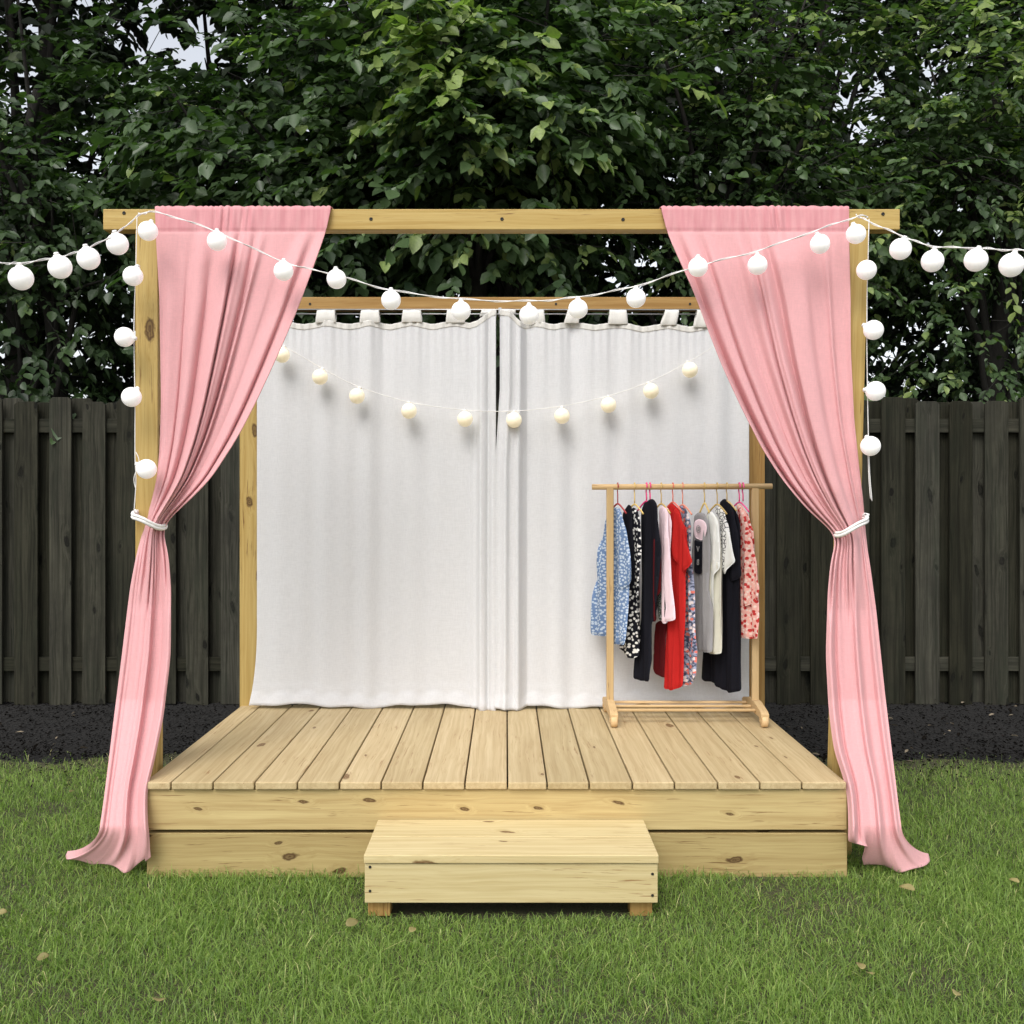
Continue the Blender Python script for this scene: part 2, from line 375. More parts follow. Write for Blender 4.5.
# ------------------------------------------------------------- fence
FY = 2.83
fence = thing('wooden_fence', 'dark weathered board fence running behind the stage under the trees', 'fence', (0, FY, 0))
wf = Wood(); wr = Wood()
x = -5.62; i = 0; rr = random.Random(3)
while x < 5.6:
    bw = .142+rr.uniform(-.006, .006); zt = 1.905+rr.uniform(-.022, .018); xo = x+rr.uniform(-.006, .006)
    z0 = .0+rr.uniform(0, .02)
    if abs(x+5.62-.2145*39) < .01: z0 = -.04
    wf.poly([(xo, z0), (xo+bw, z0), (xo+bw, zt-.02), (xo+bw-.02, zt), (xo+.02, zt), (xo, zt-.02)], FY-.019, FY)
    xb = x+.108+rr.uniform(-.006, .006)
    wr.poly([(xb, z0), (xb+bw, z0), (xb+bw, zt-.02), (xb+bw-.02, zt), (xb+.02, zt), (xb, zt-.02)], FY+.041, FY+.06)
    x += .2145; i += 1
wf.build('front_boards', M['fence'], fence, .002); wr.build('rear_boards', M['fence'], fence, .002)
for z in (.22, 1.0, 1.70):
    if z == 1.0: continue
    for k in range(5):
        Wood().box(-5.7+k*2.28, -5.7+(k+1)*2.28-.004, FY+.001, FY+.039, z, z+.085, 'x').build('rail', M['fence'], fence, .002)

# ------------------------------------------------------------- trees
def tree(x, y, h, rx, ry, zc, rz, ntw, leaf, seed, label, mat, gap=.0, zmin=1.2, per=9, trunk=.13, sig=.34, nclump=46, tb=0., lean=0, ymin=None, sprays=()):
    rg = np.random.default_rng(seed); rr = random.Random(seed)
    root = thing('leafy_tree', label, 'tree', (x, y, 0), 'trees behind the fence')
    tb_ = Tubes(); br = Tubes()
    tr = [(x+lean*k/8*1.2+.10*math.sin(k*1.3+seed), y+.08*math.cos(k+seed), -.1+k*h*.8/8) for k in range(9)]
    tb_.tube(spline(tr, 3), list(np.linspace(trunk, trunk*.25, 25)), 12)
    C = np.array([x+lean*.6, y, zc])
    cl = unit(rg.normal(size=(nclump, 3)))*(rg.random((nclump, 1))**.45)*np.array([rx, ry, rz])+C
    cl[:, 2] = np.maximum(cl[:, 2], zmin+.25)
    for c in cl[::2]:
        k = rr.randint(2, 6); p0 = Vector(tr[k]); p3 = Vector(c)
        if p0.z > p3.z: p0 = Vector(tr[max(1, k-3)])
        mid = p0.lerp(p3, .5)+Vector((rr.uniform(-.2, .2), rr.uniform(-.2, .2), .25))
        br.tube(spline([p0, mid, p3], 5), list(np.linspace(trunk*.25, .006, 11)), 6)
    csz = rg.uniform(.7, 1.3, nclump); ctint = rg.normal(0, .15, nclump)
    ci = rg.integers(0, nclump, ntw)
    if sprays:
        ex = np.array([tuple(at(*q[:3])) for q in sprays]); ns = int(sum(q[3] for q in sprays)); cl = np.vstack([cl, ex])
        csz = np.concatenate([csz, [.11/sig*q[5] for q in sprays]]); ctint = np.concatenate([ctint, [q[4] for q in sprays]])
        ci = np.concatenate([ci, np.concatenate([np.full(int(q[3]), nclump+k) for k, q in enumerate(sprays)])]); ntw = len(ci)
    P0 = cl[ci]+rg.normal(size=(ntw, 3))*sig*csz[ci][:, None]*np.array([1.1, 1, .75])
    ok = P0[:, 2] > zmin
    if ymin is not None: ok &= P0[:, 1] > ymin
    # thin spots in the foliage where the sky shows (px, py, radius, share removed) on the crown's own face
    qx = VX+P0[:, 0]/(P0[:, 1]+D)*F; qy = VY-(P0[:, 2]-H)/(P0[:, 1]+D)*F
    for hx_, hy_, hr, sh in THIN: ok &= ~((((qx-hx_)/hr)**2+((qy-hy_)/(hr*1.15))**2 < 1) & (rg.random(len(P0)) < sh))
    ok &= ~((P0[:, 2] < 2.9) & (P0[:, 1] < 5.2) & (rg.random(len(P0)) < .5))
    P0 = P0[ok]; ci = ci[ok]; n_ = len(P0)
    out = unit(P0-cl[ci]+(P0-C)*.25+rg.normal(size=(n_, 3))*.15); out[:, 2] = out[:, 2]*.5-.12+rg.normal(0, .2, n_); out = unit(out)
    TL = rg.uniform(.18, .38, n_)
    side = unit(np.cross(out, np.array([0, 0, 1.])))
    Ps, Ds, Ns, Ls, Ws, Ts = [], [], [], [], [], []
    tw_t = rg.normal(.42, .12, n_)+ctint[ci]+tb
    for j in range(per):
        f = (j+1)/per; sg = 1 if j % 2 else -1
        P = P0+out*(TL*f)[:, None]+np.array([0, 0, -1])*(TL*f*f*.25)[:, None]
        d = unit(out*rg.uniform(.3, .9, (n_, 1))+side*sg*rg.uniform(.4, 1.1, (n_, 1))*(1.15-f*.7)+np.array([0, 0, -1])*rg.uniform(0, .55, (n_, 1)))
        nn = unit(np.array([0, 0, 1.])+rg.normal(size=(n_, 3))*.38+np.array([0, -.25, 0]))
        Ps.append(P); Ds.append(d); Ns.append(nn); Ls.append(leaf*rg.uniform(.45, 1.35, n_)); Ws.append(rg.uniform(.75, 1.1, n_))
        Ts.append(np.clip(tw_t+rg.normal(0, .11, n_)+.10*f, 0, .97))
    Ps, Ds, Ns = map(np.concatenate, (Ps, Ds, Ns)); Ls, Ws, Ts = map(np.concatenate, (Ls, Ws, Ts))
    V, Fc = leaves(Ps, Ds, Ns, Ls, Ws, rg)
    me = np_mesh('crown', V, [Fc]); attr(me, 'tint', np.repeat(Ts, 8))
    for a, b, c in zip(P0[::6], out[::6], TL[::6]):
        a = Vector(a); b = Vector(b); br.tube([a-b*.2, a+b*c*.5, a+b*c+Vector((0, 0, -c*.2))], [.0045, .003, .0015], 3, cap=False)
    tb_.build('trunk', M['bark'], root); br.build('limbs', M['bark'], root)
    link('crown', me, mat, root)
THIN = [(150, 40, 27, .9), (95, 150, 28, .9), (215, 50, 30, .93), (20, 90, 25, .8), (222, 175, 16, .8), (845, 85, 30, 1), (935, 70, 28, 1), (860, 130, 20, .95), (640, 260, 40, .7), (590, 260, 30, .6), (300, 130, 18, .6)]
# near row just behind the fence
tree(-3.55, 4.3, 5.6, 1.5, .95, 3.5, 2.1, 1500, .082, 21, 'tree at the far left behind the fence, loose crown with sky showing', M['leaf'], tb=-.02, zmin=1.5, ymin=3.2)
tree(-1.35, 4.2, 5.6, 1.35, .9, 3.75, 1.9, 1700, .098, 22, 'broad leaved tree behind the left pink curtain', M['leaf'], tb=-.04, zmin=1.75, ymin=2.9,
     sprays=[(205, 150, 3.0, 12, .12, 1.3), (265, 165, 3.0, 10, .12, 1.3), (150, 120, 3.1, 10, .1, 1.4), (330, 120, 3.1, 10, .1, 1.4), (118, 370, 3.0, 4, .05, .8)])
tree(-.1, 3.7, 5.4, .85, .75, 4.0, 1.45, 1400, .098, 23, 'tree with pale green drooping branches above the middle of the beam', M['leaf'], tb=.12, zmin=2.3, ymin=2.55,
     sprays=[(440, 20, 2.75, 26, .42, 1.2), (455, 60, 2.7, 26, .42, 1.1), (420, 90, 2.75, 18, .34, 1), (452, 115, 2.7, 18, .36, .9), (385, 55, 2.8, 12, .2, 1.2), (560, 125, 2.75, 16, .26, 1.2), (600, 100, 2.8, 12, .2, 1.2), (520, 60, 2.9, 10, .2, 1.4), (350, 20, 2.9, 12, .2, 1.3)])  # light on the open top painted in by lighter spray tints
tree(1.55, 4.0, 5.6, 1.35, .95, 3.6, 1.9, 2200, .068, 24, 'small leaved dense tree behind the right pink curtain', M['leaf'], tb=.07, zmin=1.7, ymin=3.0,
     sprays=[(750, 15, 3.1, 16, .35, 1.4), (700, 30, 3.2, 14, .3, 1.4), (800, 165, 3.2, 10, .2, 1.2), (720, 130, 3.2, 10, .2, 1.2), (850, 20, 3.2, 14, .3, 1.2)])
tree(3.65, 4.0, 5.6, 1.35, .9, 3.5, 2.1, 2400, .066, 25, 'tree at the far right behind the fence, bright green upper leaves', M['leaf'], tb=.12, zmin=1.5, ymin=2.9,
     sprays=[(990, 25, 3.1, 22, .45, 1.4), (1015, 70, 3.1, 18, .42, 1.3), (950, 15, 3.2, 14, .34, 1.3), (1000, 120, 3.2, 12, .25, 1.3), (980, 365, 3.1, 5, .1, .8), (930, 190, 3.1, 8, .15, 1.2)])
# deeper row
for k, (x, y, s) in enumerate([(-5.6, 6.2, 31), (-2.6, 6.6, 32), (.4, 6.0, 33), (3.0, 6.8, 34), (6.0, 6.3, 35)]):
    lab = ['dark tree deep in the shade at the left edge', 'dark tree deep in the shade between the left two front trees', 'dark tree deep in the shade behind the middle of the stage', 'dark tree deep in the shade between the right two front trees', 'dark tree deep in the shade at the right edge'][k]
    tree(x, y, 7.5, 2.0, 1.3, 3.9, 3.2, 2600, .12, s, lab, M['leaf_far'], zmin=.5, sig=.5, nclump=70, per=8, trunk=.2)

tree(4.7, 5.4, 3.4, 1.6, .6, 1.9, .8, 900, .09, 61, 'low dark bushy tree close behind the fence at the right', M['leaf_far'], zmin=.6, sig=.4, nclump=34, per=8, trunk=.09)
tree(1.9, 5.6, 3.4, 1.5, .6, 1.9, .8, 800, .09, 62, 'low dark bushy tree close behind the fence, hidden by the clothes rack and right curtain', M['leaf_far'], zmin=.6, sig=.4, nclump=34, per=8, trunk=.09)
# tall crowns added above the picture to keep the sky off trees and fence
for k, (x, y) in enumerate([(-4.2, 5.6), (-.9, 5.9), (2.4, 5.7), (5.6, 5.9)]):
    lab = ['tall overhanging tree above the left curtain, mostly above the frame', 'tall overhanging tree above the middle, mostly above the frame', 'tall overhanging tree above the right curtain, mostly above the frame', 'tall overhanging tree at the right edge, mostly above the frame'][k]
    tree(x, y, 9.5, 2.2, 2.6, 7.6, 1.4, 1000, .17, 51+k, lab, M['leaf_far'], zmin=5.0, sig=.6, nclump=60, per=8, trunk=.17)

# ------------------------------------------------------------- stage platform
S0 = (F/D)                                   # px per metre on the front face
XL, XR = (144-VX)/S0, (847-VX)/S0; DH = H-(781-VY)/S0; YB = 1.30
plat = thing('stage_platform', 'low wooden stage platform of plank decking with two front fascia boards', 'stage', ((XL+XR)/2, .7, 0))
wd = Wood(); edges = [144.5, 172, 214, 255.5, 298, 340, 381.5, 423, 465, 507.5, 547, 589, 632, 674, 717, 759, 801, 846]
rr = random.Random(9)
for a, b in zip(edges[:-1], edges[1:]):
    xa, xb = (a-VX)/S0, (b-VX)/S0
    wd.box(xa+.0025, xb-.0025, -.012-rr.uniform(0, .003), YB+rr.uniform(-.004, .004), DH-.0265, DH+rr.uniform(-.001, .001), 'y')
wd.build('deck_boards', M['deck'], plat, .004)
z1 = H-(830-VY)/S0; z2 = H-(833.5-VY)/S0
Wood().box(XL, XR, 0, .035, z1, DH-.030, 'x', .31, .75).build('front_board', M['fascia'], plat)
Wood().box(XL+.008, XR+.002, .003, .038, -.01, z2, 'x', .77, .15).build('front_board', M['fascia'], plat)
for sx in (XL, XR-.035):
    Wood().box(sx+.001, sx+.034, .039, YB-.03, z1, DH-.031, 'y').build('side_board', M['fascia'], plat)
    Wood().box(sx+.002, sx+.033, .040, YB-.03, -.01, z2, 'y').build('side_board', M['fascia'], plat)
Wood().box(XL+.04, XR-.04, YB-.06, YB-.025, 0, DH-.031, 'x').build('back_board', M['fascia'], plat)
for k in range(4):
    Wood().box(XL+.15+k*.64, XL+.19+k*.64, .05, YB-.07, .02, DH-.032, 'y').build('joist', M['fascia'], plat)

def screw(p, parent, r=.006, nrm=Vector((0, -1, 0))):
    Tubes().lathe(p, [(0, -.002), (r, -.002), (r, .0012), (r*.55, .002), (r*.4, .0005), (0, .0005)], 10, nrm).build('screw', M['dark_metal'], parent)

# ------------------------------------------------------------- step
step = thing('wooden_step', 'small pale wooden box step in front of the stage', 'step', (0, -.16, 0))
sd_ = -.352; sc = F/(sd_+D)
sx0, sx1 = (364-VX)/sc, (658.5-VX)/sc; zt = H-(854.5-VY)/sc; zb = H-(903-VY)/sc; zm = H-(863-VY)/sc
wt = Wood()
for k in range(2):
    ya = sd_-.006+k*.175; wt.box(sx0, sx1, ya, ya+.1735, zm, zt, 'x', .15+k*.4, .7)
wt.build('tread', M['step'], step, .003)
Wood().box(sx0+.002, sx1-.002, sd_, sd_+.028, zb, zm-.002, 'x', .52, .5).build('front_board', M['step'], step)
for xx in (sx0+.002, sx1-.030):
    Wood().box(xx, xx+.028, sd_+.029, -.015, zb, zm-.002, 'y').build('side_board', M['step'], step)
for xx in (sx0+.008, sx1-.085):
    for yy in (sd_+.006, -.10):
        if yy < -.3: yy += .024
        Wood().box(xx, xx+.07, yy, yy+.06, -.01, zb+.05, 'z').build('foot', M['backframe'], step)
for px, py in ((370, 867), (370, 891), (652.5, 874), (652.5, 895.5)): screw(at(px, py, sd_-.0005), step, .0045)

# ------------------------------------------------------------- frames
PY = .217; scp = F/(PY+D)
fr = thing('front_frame', 'front wooden frame of a long beam on two posts carrying the pink curtains', 'frame', (0, PY, 0))
def X_(px, y): return (px-VX)/F*(y+D)
def Z_(py, y): return H-(py-VY)/F*(y+D)
zt, zb = Z_(209, PY), Z_(229.5, PY)
Wood().box(X_(103, PY), X_(900, PY), PY, PY+.063, zb, zt, 'x', .23, .6).build('beam', M['frame'], fr)
Wood().box(X_(135, PY), X_(157.5, PY), PY+.002, PY+.061, -.02, zb-.001, 'z', .41, .6).build('post', M['frame'], fr)
Wood().box(X_(830, PY), X_(852, PY), PY+.002, PY+.061, -.02, zb-.001, 'z', .88, .6, dx=.062).build('post', M['frame'], fr)
for px, py in ((124, 213), (371, 219), (502, 219), (623, 219.5), (883, 214)): screw(at(px, py, PY-.0005), fr, .0065)
BY = 1.27
bk = thing('back_frame', 'back wooden frame of amber pine holding up the white curtains', 'frame', (0, BY, 0))
Wood().box(X_(240, BY), X_(765, BY), BY, BY+.07, Z_(309.5, BY), Z_(297, BY), 'x', .63, .3).build('beam', M['backframe'], bk)
Wood().box(X_(239.5, BY), X_(257, BY), BY+.002, BY+.072, DH-.02, Z_(309.5, BY)-.001, 'z', .12, .6).build('post', M['frame'], bk)
Wood().box(X_(748, BY), X_(765, BY), BY+.002, BY+.072, DH-.02, Z_(309.5, BY)-.001, 'z', .93, .4).build('post', M['backframe'], bk)
for px in (310, 556, 690): screw(at(px, 304, BY-.0005), bk, .006)

# ------------------------------------------------------------- cloth
def smooth1(a, k):
    ker = np.hanning(k*2+3)[1:-1]; ker /= ker.sum(); p = np.pad(a, k, mode='reflect', reflect_type='odd'); return np.convolve(p, ker, 'valid')
def foldfn(s, ph, n, seed):
    r = random.Random(seed); w1, w2, p1, p2, p3 = r.uniform(.25, .4), r.uniform(.1, .2), r.uniform(0, 6), r.uniform(0, 6), r.uniform(0, 6)
    q = n*s+w1*np.sin(2*np.pi*s*1.3+p1)*n*.16+w2*np.sin(2*np.pi*s*2.6+p2)+ph*.18
    a = .5+.5*np.sin(2*np.pi*q+p3)
    b = .5+.5*np.sin(2*np.pi*q*1.73+p1+ph*.6)
    return (a**.8)*(.62+.38*np.sin(2*np.pi*s*1.6+p2))+.28*b
def pink(name, el, er, hem, tie, label, seed, flip, ybot, overlap=None):
    NR, NC = 330, 300
    rows = np.concatenate([np.linspace(208.5, 826, NR-26)])
    L = smooth1(np.interp(rows, [a[1] for a in el], [a[0] for a in el]), 9)
    Rr = smooth1(np.interp(rows, [a[1] for a in er], [a[0] for a in er]), 9)
    s = np.linspace(0, 1, NC)
    V = []; prev = None
    # over the beam and a little down its back
    sc0 = s
    def P(px, py, y): d = y+D; return np.stack([(px-VX)/F*d, y+0*px, H-(py-VY)/F*d], -1)
    ztop = Z_(209, PY)+.004
    for i, py in enumerate(rows):
        t = (py-208.5)/(840-208.5); up = np.clip((py-208.5)/(tie-208.5), 0, 1); lo = np.clip((py-tie)/(840-tie), 0, 1)
        ss = s
        # cloth is wider at free side: fold lines crowd toward the slanted edge
        inner = s if not flip else 1-s
        blo = float(np.clip((py-tie-15)/(90), 0, 1)); blo = blo*blo*(3-2*blo)
        amp = np.interp(py, [208, 232, 262, 380, tie-40, tie-4, tie+6, tie+60, 700, 840], [.0015, .007, .026, .040, .042, .030, .028, .034, .042, .046])
        f = foldfn(inner, up*1.0, 6.6, seed)*(1-blo)+foldfn(inner, lo*.6, 2.1, seed+5)*blo
        # flatter outer panel, deeper folds near the slanted edge while above the tie
        flat = np.interp(inner, [0, .2, .45, 1], [.4, .7, 1.1, 1.1]); flat = flat*(1-lo)+lo*1.0
        yb = np.interp(py, [208, tie-60, tie, tie+80, 700, 840], [PY-.014, PY-.02, PY-.03, PY-.03, PY-.07, ybot])
        y = yb-amp*f*flat
        # gathered heading
        g = np.exp(-((py-218)/16.)**2)
        gz = np.exp(-((inner-.38)/.17)**2) if not flip else np.exp(-((inner-.38)/.15)**2)
        y = y-.006*g*gz*np.sin(inner*120+5*np.sin(inner*13))*(.6+.4*np.sin(inner*37))-.002*g*np.sin(inner*41+py*.02+2*np.sin(inner*9))
        y = y-.0007*np.sin(s*21+py*.05)*np.sin(py*.031+s*9)
        if 229 < py < 232.5: y = y+.003
        xx = L[i]+(Rr[i]-L[i])*(ss+.012*np.sin(2*np.pi*inner*7+1)*float(np.clip((py-240)/60, 0, 1)*np.clip((tie+60-py)/60, 0, 1)))
        # round the gathered bundle near the tie
        y = y-.006*np.sin(inner*33+2.2*np.sin(inner*5)+seed)*np.clip((py-250)/60, 0, 1)*np.clip((tie-py)/60, .0, 1)
        rb = np.exp(-((py-tie)/26.)**2); y = y+rb*.045*((2*s-1)**2)
        V.append(P(xx, py+0*s, y))
    base = V[-1].copy(); hp = np.array(hem)   # (s, px, py, y)
    hx = np.interp(s, hp[:, 0], hp[:, 1]); hy = np.interp(s, hp[:, 0], hp[:, 2]); hyy = np.interp(s, hp[:, 0], hp[:, 3])
    hx, hy, hyy = smooth1(hx, 4), smooth1(hy, 4), smooth1(hyy, 8)
    end = P(hx, hy, hyy)
    end[:, 2] = np.maximum(end[:, 2], .012)+.012*np.abs(np.sin(s*9))*(end[:, 2] < .06)
    for k in range(1, 27):
        t = k/26; m0 = (V[NR-27]-V[NR-28])*22; m0[:, 1] *= .5; m1 = (end-base)*np.array([1.3, .9, .35])
        h00, h10, h01, h11 = 2*t**3-3*t**2+1, t**3-2*t**2+t, -2*t**3+3*t**2, t**3-t**2
        q = base*h00+m0*h10+end*h01+m1*h11
        q[:, 2] = np.maximum(q[:, 2], .012)
        V.append(q)
    # top wrap rows
    top = V[0].copy(); wrap = []
    for (yy, zz) in ((PY+.070, -.05), (PY+.068, -.03), (PY+.066, .000), (PY+.05, .003), (PY+.01, .003)):
        q = top.copy(); q[:, 1] = yy; q[:, 2] = ztop+zz+.0035*np.abs(np.sin(s*75+2*np.sin(s*19)))*(1 if zz >= 0 else 0)
        wrap.append(q)
    V[0][:, 2] = ztop-.001+.0035*np.abs(np.sin(s*75+2*np.sin(s*19)))
    V = np.array(wrap+V); nr = len(V)
    me = np_mesh(name, V.reshape(-1, 3), [grid_faces(nr, NC)[:, ::-1]])
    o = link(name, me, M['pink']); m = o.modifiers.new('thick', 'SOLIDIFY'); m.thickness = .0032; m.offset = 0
    return tag(o, label, 'curtain', 'pink curtains tied to the front posts')
elL = [(155, 208), (156, 232), (158, 300), (160, 400), (159, 450), (156, 480), (151, 503), (146, 522), (143.5, 530), (137, 552), (130, 590), (122, 656), (113, 727), (104, 800), (98, 840)]
erL = [(331, 208), (326, 232), (311, 271), (293, 317), (273, 363), (255, 402), (237, 437), (210, 479), (186, 503), (166, 521), (162, 530), (168, 555), (171, 590), (170.5, 656), (163, 719), (154, 762), (147, 789), (147, 815), (149, 840)]
pink('pink_curtain', elL, erL, [(0, 68, 851, .11), (.05, 66, 857, .11), (.12, 67, 866, .09), (.35, 92, 868, .07), (.6, 116, 872, .02), (.72, 125, 876, -.02), (.82, 134, 870, -.01), (1, 151, 857, -.045)],
     524, 'left pink curtain swept to the post and pooling on the grass', 3, False, -.045)
elR = [(661, 208), (667, 232), (678, 258), (691, 288), (706, 328), (721, 366), (741, 409), (762, 450), (783, 482), (808, 511), (830, 529), (837, 537), (831, 560), (828, 590), (826, 656), (829, 711), (834, 750), (845, 782), (848, 800), (849, 840)]
erR = [(849, 208), (849, 300), (849.5, 350), (853, 420), (859, 475), (863, 505), (864.5, 525), (865, 534), (869, 560), (875, 600), (885, 695), (897, 793), (903, 840)]
pink('pink_curtain', elR, erR, [(0, 848.5, 841, -.04), (.16, 858, 844, -.045), (.29, 868, 847, -.04), (.36, 862, 858, .03), (.42, 864, 867, .05), (.55, 884, 870, .03), (.75, 903, 876, -.02), (.88, 922, 873, .01), (.95, 930, 864, .05), (1, 928, 855, .06)],
     530, 'right pink curtain swept to the post with its hem trailing on the grass', 8, True, -.03)

def tieback(a, b, y, label, hook):
    pa, pb = at(*a, y), at(*b, y); c = (pa+pb)/2; u = (pb-pa)/2
    t = Tubes(); pts = []
    for k in range(40):
        th = 2*math.pi*k/40; pts.append(c+u*math.cos(th)*1.04+Vector((0, .075*math.sin(th)+.01, .004*math.sin(3*th))))
    t.tube(pts, .0068, 8, closed=True)
    pts2 = [p+Vector((0, -.003, .011)) for p in pts]; t.tube(pts2, .0055, 8, closed=True)
    for h in hook:
        t.tube(spline([at(*q, y-.02) for q in h], 4), .0045, 6)
    return tag(t.build('curtain_tieback', M['rope']), label, 'tieback', 'white rope curtain tiebacks')
tieback((134, 515), (163, 528), PY-.03, 'white rope tied round the left pink curtain at its post', [[(134, 514), (135, 510), (137, 513)]])
tieback((836.5, 535), (866, 519), PY-.03, 'white rope tied round the right pink curtain at its post', [[(866, 520), (867, 516), (864, 514), (869, 515)], [(866, 519), (865, 513)]])

def panel(name, x0, x1, y, label, seed, bunch, topfn, tabs, flare, grp):
    NC, NR = 340, 150; s = np.linspace(0, 1, NC); r = random.Random(seed)
    xs = X_(x0, y)+(X_(x1, y)-X_(x0, y))*s
    px = x0+(x1-x0)*s
    b = np.interp(px, *bunch)
    V = []
    zt = smooth1(np.array([Z_(topfn(p), y) for p in px]), 9); zbot = DH+.012+.008*np.sin(px*.045+seed)+.004*np.sin(px*.13)+.012*np.clip((np.interp(px, [478, 484, 522, 527], [0, -1, -1, 0])), -1, 0)
    for i in range(NR):
        t = (i*.0026 if i < 11 else .026+.974*((i-10)/(NR-11))); z = zt+(zbot-zt)*t
        f = np.sin(px*.155+seed+.5*np.sin(px*.05+t*1.2))*.5+.28*np.sin(px*.27+1.3+t+.8*np.sin(px*.02))+.25*np.sin(px*.071+2*seed)
        f2 = np.sin(px*.52+.7*np.sin(t*2.4)+seed*1.7)+.2*np.sin(px*1.1+1+t)
        a1 = .0075*(1-.1*t)+.007*math.exp(-t*9)
        f = f*(.75+.45*np.sin(px*.033+seed*2))
        yy = y-a1*1.25*f*(1-b)-.010*f2*b-b*(.050 if x0 > 400 else .040)
        yy = yy-.003*np.exp(-t*14)*np.sin(px*.8)*(1-b)
        xx = xs+flare(px, t)*.0048
        zz = z
        if t > .965: yy = yy-.003*np.sin(px*.25)-(t-.965)*.35
        if i > NR-9: yy = yy-.0015
        V.append(np.stack([xx, yy, zz], -1))
    me = np_mesh(name, np.array(V).reshape(-1, 3), [grid_faces(NR, NC)[:, ::-1]])
    root = thing('white_curtain', label, 'curtain', (X_((x0+x1)/2, y), y, DH), grp)
    o = link('fabric', me, M['white'], root); m = o.modifiers.new('thick', 'SOLIDIFY'); m.thickness = .0015; m.offset = 0
    # heading band
    hb = []
    for i_ in range(7):
        q = V[i_].copy(); q[:, 1] -= .0016; q[:, 2] += .001; hb.append(q)
    o = link('heading', np_mesh('heading', np.array(hb).reshape(-1, 3), [grid_faces(7, NC)[:, ::-1]]), M['tab'], root)
    m = o.modifiers.new('thick', 'SOLIDIFY'); m.thickness = .0008; m.offset = 0
    for (tx, tw, sk) in tabs:
        zr = Z_(313, y)+.008; zz0 = Z_(topfn(tx), y)-.012
        path = [(y-.008, zz0, 0), (y-.012, zz0+.02, .1), (y-.010, zr-.015, .8), (y-.004, zr+.001, 1), (y+.012, zr+.008, 1), (y+.026, zr+.001, 1), (y+.030, zr-.02, .8), (y+.012, zz0+.01, 0)]
        path = spline([(0, a, c) for a, c, e in path], 4); VV = []
        for q in path:
            e = np.clip((q.z-zz0)/(zr-zz0), 0, 1)
            for k in range(9):
                u = k/8-.5; VV.append((X_(tx+u*tw*(1+.15*(1-e))+sk*e, y), q.y+.002*math.sin(u*9+tx), q.z))
        o = link('tab', np_mesh('tab', np.array(VV), [grid_faces(len(path), 9)]), M['tab'], root)
        m = o.modifiers.new('thick', 'SOLIDIFY'); m.thickness = .002; m.offset = 0
def topL(p):
    return float(np.interp(p, [255, 280, 303, 326, 348, 370, 391, 412, 433, 455, 470, 482, 490, 498], [323, 320.5, 324.5, 320.5, 324.5, 320.5, 324.5, 320, 324.5, 320.5, 323.5, 320, 312, 311]))
def topR(p):
    return float(np.interp(p, [498, 505, 514, 520, 536, 553, 571, 594, 618, 643, 668, 690, 712, 735, 750], [312, 311, 316, 324.5, 321, 325, 321, 325.5, 322, 327, 323, 327, 323, 327, 325]))
panel('left_white', 257, 496, BY-.055, 'left white tab top curtain with folds bunched at its right edge', 1, ([257, 470, 480, 497], [0, 0, 1, 1]), topL,
      [(280, 17, 0), (326, 18, 0), (370, 18, 0), (412, 18, 0), (455.5, 17, 0), (488, 15, 1)], lambda px, t: np.interp(px, [257, 300], [-7, 0])*max(0, (t-.8)/.2)**2, 'white curtains at the back of the stage')
panel('right_white', 500, 749, BY-.06, 'right white tab top curtain behind the clothes rack', 4, ([499, 518, 527, 749], [1, 1, 0, 0]), topR,
      [(507, 15, 1), (536, 16, 0), (571, 13, 3), (618, 17, 0), (668, 14, 4), (700, 12, 3), (735, 16, 0)], lambda px, t: np.interp(px, [499, 522, 527], [-4.5, -.8, 0])*np.interp(t, [.2, .38, .9, 1], [0, 1, 1, 1.3]), 'white curtains at the back of the stage')
rod = thing('curtain_rod', 'thin double metal rod under the back beam', 'rod', (0, BY-.03, Z_(313, BY)))
Tubes().tube([(X_(262, BY), BY-.052, Z_(311.5, BY)), (X_(744, BY), BY-.052, Z_(311.8, BY))], .0032, 8).build('wire', M['steel'], rod)
Tubes().tube([(X_(262, BY), BY-.040, Z_(315.5, BY)), (X_(744, BY), BY-.040, Z_(315.8, BY))], .0032, 8).build('wire', M['steel'], rod)
for px in (264, 500, 742):
    Wood().box(X_(px-1.5, BY), X_(px+1.5, BY), BY-.058, BY-.001, Z_(317.5, BY), Z_(310, BY), 'x').build('bracket', M['steel'], rod, .001)

